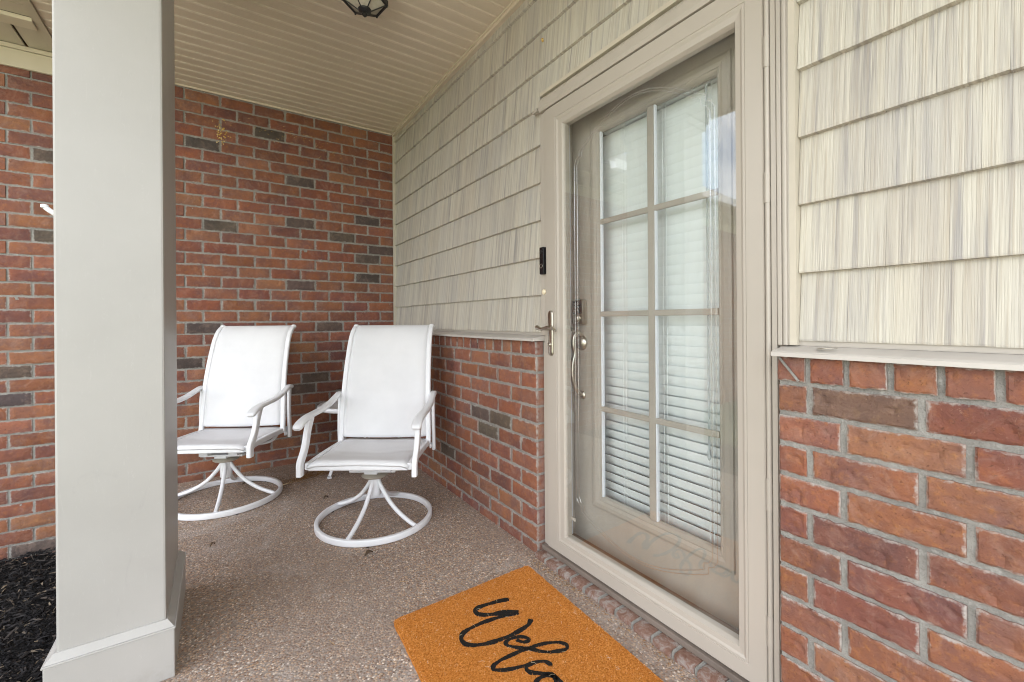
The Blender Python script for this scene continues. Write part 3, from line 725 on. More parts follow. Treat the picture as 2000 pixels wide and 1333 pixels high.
# inner pull seen through the glass, rises behind the stile
part('inner_lever', MB().tube(catmull([(.076, -2.215, 1.065), (.09, -2.216, 1.068), (.092, -2.235, 1.070), (.09, -2.262, 1.066), (.086, -2.285, 1.052)], 5), .007, 10), 'nickel', sdn, 60)
part('closer', MB().box(.0765, .083, -2.30, -2.21, .20, .215, .002), 'storm_metal', sdn)

# ---- entry door
ed = empty('entry_door', (.19, -2.65, .07), 'taupe entry door with eight-lite window behind the storm glass', 'door')
DX = .166
GYL, GYR, GZB, GZT = -2.378, -2.926, .318, 1.932
sl = MB(); sl.box(DX, .208, GYL+.03, -2.200, .066, 2.055).box(DX, .208, -3.112, GYR-.03, .066, 2.055).box(DX, .208, GYR-.03, GYL+.03, .066, GZB-.03).box(DX, .208, GYR-.03, GYL+.03, GZT+.03, 2.055)
part('slab', sl, 'entry_paint', ed)
lf = MB(); xo = DX-.012
def lite_side(p0, p1, q0, q1):   # outer edge p0-p1, inner edge q0-q1 in (y,z)
    mid = lambda a, b_, t: (a[0]+(b_[0]-a[0])*t, a[1]+(b_[1]-a[1])*t)
    ring0 = []; prof_ = [(0, DX-.0005), (.04, DX-.008), (.22, xo), (.5, xo-.001), (.72, xo+.003), (.80, xo+.001), (.9, xo+.006), (1, DX+.003), (1, DX+.02)]
    vs_ = []
    for t, x in prof_: a = mid(p0, q0, t); vs_.append((x, *a))
    for t, x in prof_: a = mid(p1, q1, t); vs_.append((x, *a))
    n = len(prof_); lf.add(vs_, [(i, i+1, n+i+1, n+i) for i in range(n-1)])
O4 = [(-2.325, .262), (-2.979, .262), (-2.979, 1.988), (-2.325, 1.988)]; I4 = [(GYL, GZB), (GYR, GZB), (GYR, GZT), (GYL, GZT)]
for i in range(4): lite_side(O4[i], O4[(i+1) % 4], I4[i], I4[(i+1) % 4])
lite = part('window_frame', lf, 'entry_paint', ed)
part('muntin', MB().box(DX-.004, DX+.012, -2.667, -2.637, GZB, GZT, .004), 'entry_paint', lite)
for z in (1.533, 1.1265, .708): part('muntin', MB().box(DX-.003, DX+.0115, GYR, GYL, z-.0115, z+.0115, .004), 'entry_paint', lite)
zs = [GZB, .708, 1.1265, 1.533, GZT]; yy = [GYL, -2.652, GYR]
for i in range(2):
    for j in range(4):
        part('pane', MB().box(DX+.0135, DX+.0175, yy[i+1]+.001, yy[i]-.001, zs[j]+.001, zs[j+1]-.001), 'door_glass', lite)
part('glazing_bead', MB().box(DX-.001, DX+.013, GYL-.009, GYL-.001, GZB, GZT, .002).box(DX-.001, DX+.013, -2.674, -2.6675, GZB, GZT, .002), 'weather_strip', lite)
# keypad deadbolt
yk = -2.260
kp = part('deadbolt', MB().box(DX-.030, DX-.0005, yk-.036, yk+.036, 1.080, 1.196, .010), 'nickel', ed, 50)
part('keypad', MB().box(DX-.036, DX-.029, yk-.029, yk+.029, 1.128, 1.190, .005), 'black_plastic', kp, 50)
for i in range(3):
    for s_ in (-1, 1): part('key_button', MB().lathe([(.0055, DX-.0362), (.0055, DX-.0385), (.0042, DX-.0395)], 10, (0, yk+s_*.010, 1.143+i*.016), 'x'), 'grey_plastic', kp, 50)
part('key_cylinder', MB().lathe([(.017, DX-.0302), (.0165, DX-.040), (.013, DX-.043)], 18, (0, yk, 1.108), 'x'), 'nickel', kp, 50)
# grip handle with round rose
hs_ = part('handleset', MB().lathe([(.034, DX-.0005), (.034, DX-.006), (.028, DX-.012), (.015, DX-.02)], 22, (0, yk, .995), 'x'), 'nickel', ed, 50)
part('grip', MB().tube(catmull([(DX-.008, yk, 1.03), (DX-.03, yk, 1.045), (DX-.05, yk+.002, 1.025), (DX-.054, yk+.004, .985), (DX-.044, yk+.004, .95), (DX-.056, yk+.006, .90), (DX-.058, yk+.006, .85), (DX-.046, yk+.004, .80), (DX-.028, yk+.002, .768), (DX-.004, yk, .755)], 5), .0108, 10, up=(0, 1, 0)), 'nickel', hs_, 60)
part('lower_rose', MB().lathe([(.020, DX-.0005), (.020, DX-.006), (.012, DX-.012)], 18, (0, yk, .752), 'x'), 'nickel', hs_, 50)

# ---- blind hanging on the inside of the door
bl = empty('window_blind', (.235, -2.652, .3), 'white slatted blind hanging behind the entry door window', 'blind')
NS = 42; zt = 1.945; pitch = .0392
for i in range(NS):
    z = zt-.03-i*pitch; t = i/(NS-1)
    tilt = R(-12 if t < .5 else -12-min(1, (t-.5)/.2)*12)              # upper edge outwards: open seen from above, shut from below
    hw = .0245*(1 if t < .55 else 1-.0*(t-.55)); pts = []
    for k in range(5):
        s_ = -1+2*k/4; d = s_*hw; bow = .0028*(1-s_*s_)
        pts.append((.238+math.sin(tilt)*d*1.0-math.cos(tilt)*bow, z+math.cos(tilt)*d+0*bow))
    pts = pts+[(x+.0022, zz) for x, zz in reversed(pts)]
    part('slat', MB().extrude_y(pts, -2.992, -2.305), 'blind_white', bl, 60)
part('headrail', MB().box(.214, .262, -2.96, -2.347, 1.945, 1.99, .003), 'blind_white', bl)
part('bottom_rail', MB().box(.222, .250, -2.992, -2.305, zt-.03-NS*pitch-.012, zt-.03-NS*pitch+.008, .004), 'blind_white', bl)
for y in (-2.465, -2.652-.02, -2.862):
    part('ladder_cord', MB().tube([(.212, y, .28), (.212, y, 1.945)], .0013, 6).tube([(.212, y-.016, .28), (.212, y-.016, 1.945)], .0013, 6), 'blind_white', bl)
part('tilt_wand', MB().tube([(.205, -2.862, 1.93), (.203, -2.866, .62)], .0042, 6).lathe([(.003, .60), (.0065, .61), (.0065, .63), (.004, .64)], 8, (.203, -2.866, 0)), 'wand', bl)

# ================================================================ COLUMN
cx0, cx1, cy0, cy1 = -1.622, -1.378, -2.020, -1.535
col = empty('porch_column', ((cx0+cx1)/2, (cy0+cy1)/2, 0), 'square light grey porch column with stepped base', 'column')
part('shaft', MB().box(cx0, cx1, cy0, cy1, .10, 2.5, .006), 'column_paint', col)
b0 = .022
part('base', MB().box(cx0-b0, cx1+b0, cy0-b0, cy1+b0, .0, .150, .003), 'column_paint', col)
bm = MB(); bm.box(cx0-b0-.003, cx1+b0+.003, cy0-b0-.003, cy1+b0+.003, .1505, .1565, .002)
oa, ob_ = b0-.001, .004
bm.add([(cx0-oa, cy0-oa, .157), (cx1+oa, cy0-oa, .157), (cx1+oa, cy1+oa, .157), (cx0-oa, cy1+oa, .157), (cx0-ob_, cy0-ob_, .176), (cx1+ob_, cy0-ob_, .176), (cx1+ob_, cy1+ob_, .176), (cx0-ob_, cy1+ob_, .176)],
       [(0, 3, 2, 1), (4, 5, 6, 7), (0, 1, 5, 4), (1, 2, 6, 5), (2, 3, 7, 6), (3, 0, 4, 7)])
part('base_moulding', bm, 'column_paint', col)
part('capital', MB().box(cx0-.02, cx1+.02, cy0-.02, cy1+.02, 2.47, 2.515, .004).box(cx0-.036, cx1+.036, cy0-.036, cy1+.036, 2.516, 2.60, .004), 'column_paint', col)
part('beam_block', MB().box(cx0-.01, cx1+.01, cy0-.01, cy1+.01, 2.601, CEIL-.001, .004), 'column_paint', col)
part('caulk_chip', MB().box(cx1+.0205, cx1+.0245, cy1-.08, cy1-.06, 2.42, 2.5), 'ledge_paint', col)
hk = tag(part('hook', MB().tube(catmull([(cx0+.004, -1.94, 1.418), (cx0-.014, -1.94, 1.426), (cx0-.028, -1.94, 1.437), (cx0-.034, -1.94, 1.444)], 4), .007, 8, up=(0, 1, 0)).lathe([(.004, -.004), (.0085, -.002), (.0085, .006), (.004, .008)], 10, (cx0-.035, -1.94, 1.443)), 'white_metal', None, 60),
         'small white plastic hook fixed to the far side of the porch column', 'hook')

# ================================================================ CHAIRS
def make_chair(name, loc, rz, base_rz, label):
    ch = empty(name, (*loc, 0), label, 'chair', 'white swivel chairs on the porch', R(rz))
    P = lambda n_, mb, mat='white_metal', par=None, sm=50: link(n_, mb.mesh(n_, sm), mat, par or ch)
    # swivel base: ring, four bowed spokes, hub
    a0 = R(base_rz-rz)
    ring = [(.3*math.cos(2*math.pi*i/64), .3*math.sin(2*math.pi*i/64), .0185) for i in range(64)]
    rg_ = P('base_ring', MB().sweep(ring, rrect(.022, .033, .006), True))
    for az in (0, 70, 180, 250):
        a = a0+R(az); q = lambda r, z: (r*math.cos(a), r*math.sin(a), z)
        P('spoke', MB().tube(catmull([q(.016, .236), q(.032, .212), q(.07, .162), q(.12, .112), q(.185, .07), q(.245, .044), q(.291, .029)], 5), .0115, 10))
    for az in (20, 140, 260): 
        a = a0+R(az); P('glide', MB().lathe([(.011, -.0005), (.012, .003), (.010, .0055)], 10, (.3*math.cos(a), .3*math.sin(a), 0)), 'black_plastic', rg_)
    P('hub', MB().lathe([(.030, .138), (.033, .144), (.033, .215), (.026, .240)], 24))
    P('swivel_disc', MB().lathe([(.030, .236), (.062, .242), (.072, .249), (.062, .256), (.034, .262), (.034, .278)], 28), 'tan_metal')
    br = MB(); br.box(-.085, .085, -.112, -.06, .2895, .351, .003).box(-.085, .085, .06, .112, .2895, .351, .003).box(-.05, .05, -.125, .125, .2765, .289, .002).box(-.045, .045, -.045, .025, .264, .276, .002)
    P('spring_plate', br)
    br = MB(); br.box(-.20, -.172, -.238, .238, .345, .37, .004).box(.12, .148, -.238, .238, .345, .3695, .004).box(-.171, .119, -.10, -.075, .352, .367, .003).box(-.171, .119, .075, .10, .352, .367, .003)
    P('cross_bar', br)
    for s in (-1, 1):   # curved stop under the seat
        P('tilt_brace', MB().tube(catmull([(-.20, s*.225, .362), (-.175, s*.22, .335), (-.13, s*.2, .315), (-.07, s*.15, .318), (-.03, s*.10, .334)], 4), .009, 8))
    # seat frame
    for s in (-1, 1):
        P('side_rail', MB().sweep(catmull([(-.238, s*.256, .372), (-.1, s*.256, .378), (.1, s*.256, .382), (.255, s*.256, .379)], 4), rrect(.024, .034, .006)))
    P('front_rail', MB().sweep([(.252, -.246, .373), (.252, .246, .373)], rrect(.022, .027, .006)))
    # seat sling, slightly sagging with a rolled front edge
    sl_ = MB(); nx, ny = 22, 14; vs_ = []
    for i in range(nx+1):
        t = i/nx; x = -.205+.485*t
        for j in range(ny+1):
            u = -1+2*j/ny; z = .397+.008*t-.016*(1-u*u)*math.sin(math.pi*min(1, t*1.05))**.8
            z += .004*math.sin(t*9)*(1-u*u)
            z += .0035*mnoise.noise(Vector((x*9, u*2.5, loc[0]*5)))
            if t > .88: f = (t-.88)/.12; z += .010*(1-u*u)*f*(1-f)*4*.6-.016*f*f; 
            z -= .0035*math.exp(-((t-.5)/.018)**2)
            if abs(u) > .9: z -= .010*((abs(u)-.9)/.1)**2
            xx = x-(.006*(max(0, t-.9)/.1)**2 if t > .9 else 0)
            vs_.append((xx, u*.252, z))
    sl_.add(vs_, [(i*(ny+1)+j, i*(ny+1)+j+1, (i+1)*(ny+1)+j+1, (i+1)*(ny+1)+j) for i in range(nx) for j in range(ny)])
    o = P('seat_sling', sl_, 'sling', None, 60); md = o.modifiers.new('thickness', 'SOLIDIFY'); md.thickness = .009; md.offset = -1
    # back frame and sling
    bc = [(-.178, .372), (-.190, .45), (-.199, .55), (-.213, .65), (-.234, .75), (-.262, .85), (-.293, .94), (-.316, .99), (-.342, 1.028), (-.372, 1.054), (-.402, 1.064)]
    cv = catmull([(a, 0, b_) for a, b_ in bc], 5)
    hwid = lambda z: .262-.017*max(0, min(1, (z-.40)/.66))
    bk_ = None
    for s in (-1, 1):
        pth = [(p.x, s*(hwid(p.z)), p.z) for p in cv]
        rl = P('back_rail', MB().sweep(pth, rrect(.022, .030, .008), up=(0, 1, 0)))
        P('finial', MB().lathe([(.004, -.018), (.012, -.013), (.0155, -.004), (.0155, .004), (.012, .012), (.004, .017)], 14, (cv[-1].x+.002, s*hwid(1.06), cv[-1].z+.004), 'y'), 'white_metal', rl)
    pts = [p for p in cv if p.z > .405]; ny = 14; vs_ = []
    tot = len(pts)-1
    for i, p in enumerate(pts):
        for j in range(ny+1):
            u = -1+2*j/ny; w_ = hwid(p.z)-.004
            nrm = .0; sag = .014*(1-u*u)*math.sin(math.pi*min(1, i/tot*1.0))**.6
            x = p.x+.016-sag+.002*mnoise.noise(Vector((u*2, p.z*6, loc[1]*7)))
            for zz in (.655, .90): x -= .0045*math.exp(-((p.z-zz-.004*u*u)/.006)**2)
            if abs(u) > .9: x -= .012*((abs(u)-.9)/.1)**2
            z = p.z
            if i == 0: z += .006*u*u-.004
            if i > tot-8: f = (i-(tot-8))/8; x = (1-f)*x+f*(p.x+.004-.004*(1-u*u)); z += .012*f
            vs_.append((x, u*w_, z))
    m_ = MB(); m_.add(vs_, [(i*(ny+1)+j, i*(ny+1)+j+1, (i+1)*(ny+1)+j+1, (i+1)*(ny+1)+j) for i in range(tot) for j in range(ny)])
    o = P('back_sling', m_, 'sling', None, 60); md = o.modifiers.new('thickness', 'SOLIDIFY'); md.thickness = .008; md.offset = -1
    P('top_bar', MB().tube([(cv[-1].x-.002, -hwid(1.06)+.01, cv[-1].z), (cv[-1].x-.002, hwid(1.06)-.01, cv[-1].z)], .009, 10))
    P('lower_bar', MB().tube([(-.196, -.25, .386), (-.196, .25, .386)], .008, 8))
    # arms on curved posts
    for s in (-1, 1):
        ap = catmull([(-.268, s*.284, .650), (-.250, s*.285, .661), (-.215, s*.287, .663), (-.16, s*.289, .648), (-.09, s*.291, .628), (.0, s*.293, .615), (.09, s*.294, .611), (.17, s*.294, .607), (.225, s*.294, .598), (.262, s*.294, .583), (.281, s*.294, .569)], 4)
        N = len(ap); sc = []
        for i in range(N):
            t = i/(N-1); wv = .78+.42*min(1, t*1.15)
            if i < 3: wv *= (.6, .85, .95)[i]
            if i > N-4: wv *= (.92, .85, .66)[i-N+3]
            sc.append((wv, 1 if 1 < i < N-2 else .7))
        P('arm', MB().sweep(ap, rrect(.042, .023, .010), scale=sc))
        P('front_post', MB().sweep(catmull([(.150, s*.285, .606), (.172, s*.285, .572), (.192, s*.285, .530), (.207, s*.285, .485), (.232, s*.285, .440), (.264, s*.285, .403)], 4)+[(.266, s*.285, .395), (.266, s*.285, .336)], rrect(.026, .040, .006), up=(0, 1, 0), scale=None) if False else
          MB().sweep(catmull([(.150, s*.285, .606), (.172, s*.285, .572), (.192, s*.285, .530), (.207, s*.285, .485), (.232, s*.285, .440), (.262, s*.285, .405)], 4)+[(.268, s*.285, .390), (.268, s*.285, .336)], rrect(.040, .026, .006), up=(0, 1, 0)))
        P('rear_post', MB().sweep(catmull([(-.236, s*.283, .656), (-.226, s*.284, .58), (-.222, s*.285, .48), (-.226, s*.286, .40), (-.232, s*.286, .322)], 4), rrect(.034, .020, .007), up=(0, 1, 0)))
        P('bracket', MB().box(-.234, -.190, s*.266, s*.276, .338, .362, .002))
    return ch
make_chair('swivel_chair', (-.520, -1.318), -124.5, -133, 'white sling swivel chair standing nearest the shingle wall and the doormat')
make_chair('swivel_chair', (-1.203, -.500), -120.5, -101, 'white sling swivel chair partly hidden behind the porch column')

# ---- small side table behind the chairs
tb = empty('side_table', (-.43, -.38, 0), 'small round white tray table in the corner behind the chairs', 'table')
part('tray', MB().lathe([(.02, .452), (.20, .455), (.218, .462), (.224, .474), (.222, .486), (.214, .492), (.200, .490), (.186, .478), (.02, .476)], 48, (-.43, -.38, 0)), 'white_metal', tb, 50)
for a in (216, 336, 96):
    q = lambda r, z: (-.43+r*math.cos(R(a)), -.38+r*math.sin(R(a)), z)
    part('leg', MB().sweep(catmull([q(.06, .45), q(.075, .36), q(.11, .22), q(.16, .10), q(.205, .014)], 5), rrect(.024, .012, .004)), 'white_metal', tb, 50)
    part('clip', MB().box(-.43+.15*math.cos(R(a))-.012, -.43+.15*math.cos(R(a))+.012, -.38+.15*math.sin(R(a))-.012, -.38+.15*math.sin(R(a))+.012, .444, .4535, .002), 'white_metal', tb)
    part('foot', MB().box(*sum([[c_-.014, c_+.014] for c_ in q(.208, 0)[:2]], []), 0, .012, .004), 'white_metal', tb)

# ---- outlet cover on the end wall
oc = empty('outlet_cover', (-.405, -.004, .50), 'grey weatherproof outlet cover on the end wall behind the chairs', 'outlet')
part('box', MB().box(-.45, -.36, -.045, -.006, .455, .548, .006), 'grey_plastic', oc, 50)
for i in range(4): part('rib', MB().box(-.442, -.368, -.049, -.0455, .472+i*.018, .480+i*.018, .001), 'grey_plastic', oc)

# ================================================================ DOORMAT
mo_ = Vector((-.717, -2.196, 0)); ax = Vector((.9998, .018, 0)); al = Vector((-.043, -.9991, 0))
MW, ML, MT = .615, .905, .016
mat_e = empty('doormat', tuple(mo_+ax*MW/2+al*ML/2), 'orange coir doormat with black script lettering in front of the storm door', 'doormat')
def mp(a, b_, z): q = mo_+ax*a+al*b_; return (q.x, q.y, z)
mm = MB(); nx, ny = 40, 58; vs_ = []; rg = random.Random(8)
for j in range(ny+1):
    for i in range(nx+1):
        a = MW*i/nx; b_ = ML*j/ny; e = i in (0, nx) or j in (0, ny)
        # small corner radius
        r_ = .02; cxx = min(max(a, r_), MW-r_); cyy = min(max(b_, r_), ML-r_); d = math.hypot(a-cxx, b_-cyy)
        if d > r_: a = cxx+(a-cxx)*r_/d; b_ = cyy+(b_-cyy)*r_/d
        if e: a += rg.uniform(-.0012, .0012); b_ += rg.uniform(-.0012, .0012)
        vs_.append(mp(a, b_, MT-(.003 if e else 0)+.0008*mnoise.noise(Vector((a*60, b_*60, 1)))))
fs = [(j*(nx+1)+i, j*(nx+1)+i+1, (j+1)*(nx+1)+i+1, (j+1)*(nx+1)+i) for j in range(ny) for i in range(nx)]
lp = [i for i in range(nx+1)]+[j*(nx+1)+nx for j in range(1, ny+1)]+[ny*(nx+1)+i for i in range(nx-1, -1, -1)]+[j*(nx+1) for j in range(ny-1, 0, -1)]
b0_ = len(vs_)
for q in lp: vs_.append((vs_[q][0], vs_[q][1], .0005))
n = len(lp)
for k in range(n): fs.append((lp[k], lp[(k+1) % n], b0_+(k+1) % n, b0_+k))
fs.append(tuple(range(b0_, b0_+n)))
mm.add(vs_, fs); part('pile', mm, 'coir', mat_e, 50)
# lettering traced as pen strokes: first coordinate across the mat, second along it
STK = [[(.405,.132),(.371,.122),(.338,.116),(.306,.112),(.282,.112),(.266,.12),(.263,.138),(.274,.155),(.298,.169),(.321,.179),(.351,.19),(.373,.202),(.39,.216)],
 [(.389,.217),(.358,.211),(.319,.201),(.282,.195),(.246,.193),(.208,.195),(.178,.2),(.159,.213),(.15,.232),(.153,.255),(.17,.272),(.194,.284),(.226,.294),(.261,.299),(.296,.301),(.329,.299),(.358,.295),(.381,.289),(.397,.277),(.403,.272)],
 [(.301,.33),(.307,.342),(.316,.352),(.33,.354),(.337,.346),(.332,.335),(.318,.323),(.294,.316),(.274,.316),(.262,.324),(.263,.337),(.275,.352),(.291,.368),(.309,.381),(.334,.386),(.363,.393),(.391,.405),(.412,.419),(.421,.436),(.416,.449),(.401,.452),(.379,.444),(.354,.432),(.332,.413),(.32,.396),(.304,.385),(.278,.379),(.244,.377),(.21,.377),(.184,.381),(.171,.39),(.172,.4),(.187,.412),(.212,.424),(.24,.432),(.261,.439),(.283,.442),(.305,.448),(.319,.459),(.324,.473),(.321,.481)],
 [(.26,.44),(.252,.451),(.254,.466),(.267,.479),(.285,.494),(.302,.509),(.301,.526),(.289,.542),(.268,.55),(.246,.545),(.236,.53),(.24,.512),(.256,.502),(.277,.501),(.295,.508),(.304,.522),(.306,.545),(.300,.562)],
 [(.300,.562),(.27,.566),(.236,.568),(.262,.574),(.29,.585),(.303,.6),(.296,.612),(.268,.612),(.236,.61),(.262,.618),(.29,.629),(.303,.645),(.296,.657),(.268,.656),(.244,.658),(.236,.672),(.244,.69),(.262,.706)],
 [(.262,.706),(.272,.724),(.286,.737),(.302,.737),(.308,.724),(.300,.711),(.280,.704),(.258,.706),(.242,.717),(.237,.734),(.244,.755),(.262,.776)]]
O2 = Vector((-.717, -2.195, 0)); a2 = Vector((.9994, .034, 0)); b2 = Vector((-.034, -.9994, 0))
def lp3(a, b_, z): return Vector((O2.x+(.9994*a+.034*b_)/.99765, O2.y-(.034*a+.9994*b_)/.99765, z))
WIDTHS = [.0095, .0082, .0066, .007, .007, .0068]; letter_pts = []; lm = MB()
for si, s_ in enumerate(STK):
    pts = catmull([lp3(a, b_, MT+.0014) for a, b_ in s_], 6); N = len(pts); L_ = []; Rr = []
    for i, p in enumerate(pts):
        t = (pts[min(i+1, N-1)]-pts[max(i-1, 0)]).normalized(); nrm = Vector((-t.y, t.x, 0)); hw = WIDTHS[si]*(1+.18*math.sin(i*.35+si))*(.75 if i in (0, N-1) else 1)
        if si == 0 and i > N*.72: hw *= 1.25
        L_.append(p+nrm*(hw+rg.uniform(-.0009, .0009))); Rr.append(p-nrm*(hw+rg.uniform(-.0009, .0009)))
        letter_pts.append((p.x, p.y, hw))
    zoff = Vector((0, 0, .00012*si))
    o0 = len(lm.v); vs_ = [tuple(q+zoff) for q in L_]+[tuple(q+zoff) for q in Rr]+[(q.x, q.y, MT-.001) for q in L_]+[(q.x, q.y, MT-.001) for q in Rr]
    fs = []
    for i in range(N-1): fs += [(i, i+1, N+i+1, N+i), (2*N+i, 2*N+i+1, i+1, i), (N+i, N+i+1, 3*N+i+1, 3*N+i)]
    lm.add(vs_, fs)
lo = part('lettering', lm, 'ink', mat_e); tag(lo, 'black looping script reading Welcome')
# coir fibres standing proud of the pile
grid = {}
for x, y, h in letter_pts: grid.setdefault((int(x/.02), int(y/.02)), []).append((x, y, h))
def on_letter(x, y):
    i, j = int(x/.02), int(y/.02)
    for di in (-1, 0, 1):
        for dj in (-1, 0, 1):
            for q in grid.get((i+di, j+dj), ()):
                if (q[0]-x)**2+(q[1]-y)**2 < (q[2]*1.0)**2: return True
    return False
f1, f2 = MB(), MB()
def fibre(mb, x, y, z, ln, wd, lie):
    a = rg.uniform(0, 2*math.pi); dx, dy = math.cos(a), math.sin(a); px_, py_ = -dy*wd, dx*wd
    dz = ln*math.cos(lie); dr = ln*math.sin(lie)
    mb.add([(x-px_, y-py_, z), (x+px_, y+py_, z), (x+dx*dr*.6+px_*.6, y+dy*dr*.6+py_*.6, z+dz*.7), (x+dx*dr, y+dy*dr, z+dz)], [(0, 1, 2), (0, 2, 3)])
for _ in range(2600):     # ragged rim
    t = rg.random()*2*(MW+ML); q = (t, 0) if t < MW else (MW, t-MW) if t < MW+ML else (t-MW-ML, ML) if t < 2*MW+ML else (0, t-2*MW-ML)
    p = mp(min(max(q[0], .004), MW-.004), min(max(q[1], .004), ML-.004), 0); fibre(f1, p[0], p[1], rg.uniform(.003, MT-.002), rg.uniform(.006, .010), .0006, rg.uniform(1.2, 1.57))
for _ in range(34000):
    a = rg.uniform(.001, MW-.001); b_ = rg.uniform(.001, ML-.001); p = mp(a, b_, 0)
    if on_letter(p[0], p[1]) and rg.random() < .93: fibre(f2, p[0], p[1], MT, rg.uniform(.003, .0055), .0006, rg.uniform(.5, 1.4))
    else: fibre(f1, p[0], p[1], MT-.001, rg.uniform(.003, .0075), .0006, rg.uniform(.4, 1.45))
tag(part('coir_fibres', f1, 'coir_fibre', mat_e), kind='stuff'); tag(part('ink_fibres', f2, 'ink_fibre', mat_e), kind='stuff')
f3 = MB()
for _ in range(150):
    a = rg.uniform(.02, MW-.02); b_ = rg.uniform(.02, ML-.02); p = mp(a, b_, 0); an = rg.uniform(0, 6.28); ln = rg.uniform(.004, .02)
    f3.tube(catmull([(p[0], p[1], MT+.003), (p[0]+math.cos(an)*ln*.5, p[1]+math.sin(an)*ln*.5, MT+.0055+rg.uniform(0, .003)), (p[0]+math.cos(an+.2)*ln, p[1]+math.sin(an+.2)*ln, MT+.004)], 2), .0003, 3)
tag(part('loose_fibres', f3, 'pale_fibre', mat_e), kind='stuff')

# ================================================================ SMALL THINGS
# lantern
LX, LY = -.64, -1.612
lt = empty('ceiling_lantern', (LX, LY, CEIL), 'black hexagonal ceiling lantern with seeded glass panels', 'lantern')
hexp = lambda r, z, off=40: [(LX+r*math.cos(R(off+60*i)), LY+r*math.sin(R(off+60*i)), z) for i in range(6)]
def ringhex(r, z, w_, h_):
    return MB().sweep(hexp(r, z), rrect(w_, h_, .002, 1), True)
part('canopy', MB().lathe([(.07, CEIL-.001), (.07, CEIL-.012), (.06, CEIL-.022), (.05, CEIL-.03)], 24, (LX, LY, 0)), 'black_metal', lt, 40)
tp = MB(); q0 = hexp(.102, 2.676); q1 = hexp(.05, 2.712); tp.add(q0+q1, [(i, (i+1) % 6, 6+(i+1) % 6, 6+i) for i in range(6)]+[tuple(range(6, 12))]); part('roof_plate', tp, 'black_metal', lt)
part('rim', ringhex(.103, 2.661, .014, .028), 'black_metal', lt)
q0 = hexp(.097, 2.652); q1 = hexp(.03, 2.612)
for i in range(6):
    j = (i+1) % 6
    A, B, D_, E_ = [Vector(v_) for v_ in (q0[i], q0[j], q1[j], q1[i])]; inn = [v_+Vector((0, 0, .003)) for v_ in (A, B, D_, E_)]
    part('glass_panel', MB().add([A, B, D_, E_]+inn, [(0, 1, 2, 3), (7, 6, 5, 4), (0, 4, 5, 1), (1, 5, 6, 2), (2, 6, 7, 3), (3, 7, 4, 0)]), 'seeded_glass', lt)
    part('rib', MB().tube([hexp(.1, 2.651)[i], hexp(.03, 2.61)[i]], .003, 6), 'black_metal', lt)
    part('screw', MB().lathe([(.004, 2.648), (.005, 2.644), (.003, 2.641)], 8, (hexp(.103, 0)[i][0], hexp(.103, 0)[i][1], 0)), 'black_metal', lt)
part('finial', MB().lathe([(.032, 2.613), (.03, 2.606), (.012, 2.598), (.014, 2.588), (.004, 2.578)], 12, (LX, LY, 0)), 'black_metal', lt, 40)

# video doorbell
db = empty('doorbell', (.0455, -2.1345, 1.38), 'slim black video doorbell on the casing left of the door', 'doorbell')
part('body', MB().box(.024, .0455, -2.1495, -2.1195, 1.316, 1.446, .006), 'black_plastic', db, 50)
part('lens', MB().lathe([(.009, .0245), (.009, .0225), (.006, .0215)], 18, (0, -2.1345, 1.423), 'x'), 'black_metal', db, 40)
rgp = [(.0232, -2.1345+.0095*math.cos(2*math.pi*i/28), 1.356+.0095*math.sin(2*math.pi*i/28)) for i in range(28)]
part('button_ring', MB().tube(rgp, .0011, 6, True, up=(1, 0, 0)), 'nickel', db)
part('button', MB().lathe([(.0082, .0245), (.0082, .0228), (.007, .0222)], 18, (0, -2.1345, 1.356), 'x'), 'black_plastic', db, 40)
ob = tag(part('chime_button', MB().lathe([(.013, .0458), (.013, .040), (.009, .036), (.004, .035)], 18, (0, -2.132, 1.235), 'x'), 'cream_lens', None, 40), 'small cream doorbell button below the black doorbell', 'button')
br_ = tag(part('trim_clip', MB().box(.030, .0535, -2.104, -2.062, 2.098, 2.108, .002).box(.026, .0295, -2.104, -2.085, 2.095, 2.111, .002), 'casing_paint', None), 'small taupe clip on the shingles at the top corner of the door', 'clip')
tg = tag(part('metal_tab', MB().sweep(catmull([(.012, -3.283, 1.0265), (.0, -3.290, 1.0268), (-.006, -3.300, 1.0275), (.0, -3.312, 1.0285), (.01, -3.316, 1.0285)], 4), rrect(.013, .0022, .0008, 1)), 'nickel', None, 50), 'small bent metal tab lying on the ledge right of the door', 'tab')
# wasp mud on the shingles and specks on the bricks
nest = MB(); rg = random.Random(4)
def blob(mb, c_, r_, n_=5):
    vs_ = []; 
    for i in range(n_): a = 2*math.pi*i/n_; vs_.append((c_[0]+r_*rg.uniform(.7, 1.2)*math.cos(a), c_[1]-.0004, c_[2]+r_*rg.uniform(.7, 1.2)*math.sin(a)))
    vs_.append((c_[0], c_[1]-r_*.5, c_[2])); mb.add(vs_, [(i, (i+1) % n_, n_) for i in range(n_)]+[tuple(reversed(range(n_)))])
for _ in range(70):
    blob(nest, (-1.21+rg.gauss(0, .022), -.003, 2.47+rg.gauss(0, .04)), rg.uniform(.002, .006))
for cxn, czn, nn in ((-.95, 2.555, 8), (-.78, 2.56, 14), (-.67, 2.55, 16), (-.56, 2.52, 14), (-.42, 2.47, 12), (-1.05, 2.57, 6), (-.87, 2.49, 8), (-.5, 2.43, 8)):
    for _ in range(nn):
        X_ = cxn+rg.gauss(0, .035); Z_ = czn+rg.gauss(0, .022); a = rg.uniform(-.5, .3); L2 = rg.uniform(.004, .009)
        nest.add([(X_, -.0035, Z_), (X_+L2*math.cos(a), -.0042, Z_+L2*math.sin(a)), (X_+L2*math.cos(a), -.0048, Z_+L2*math.sin(a)+.0022), (X_, -.004, Z_+.0022)], [(0, 1, 2, 3)])
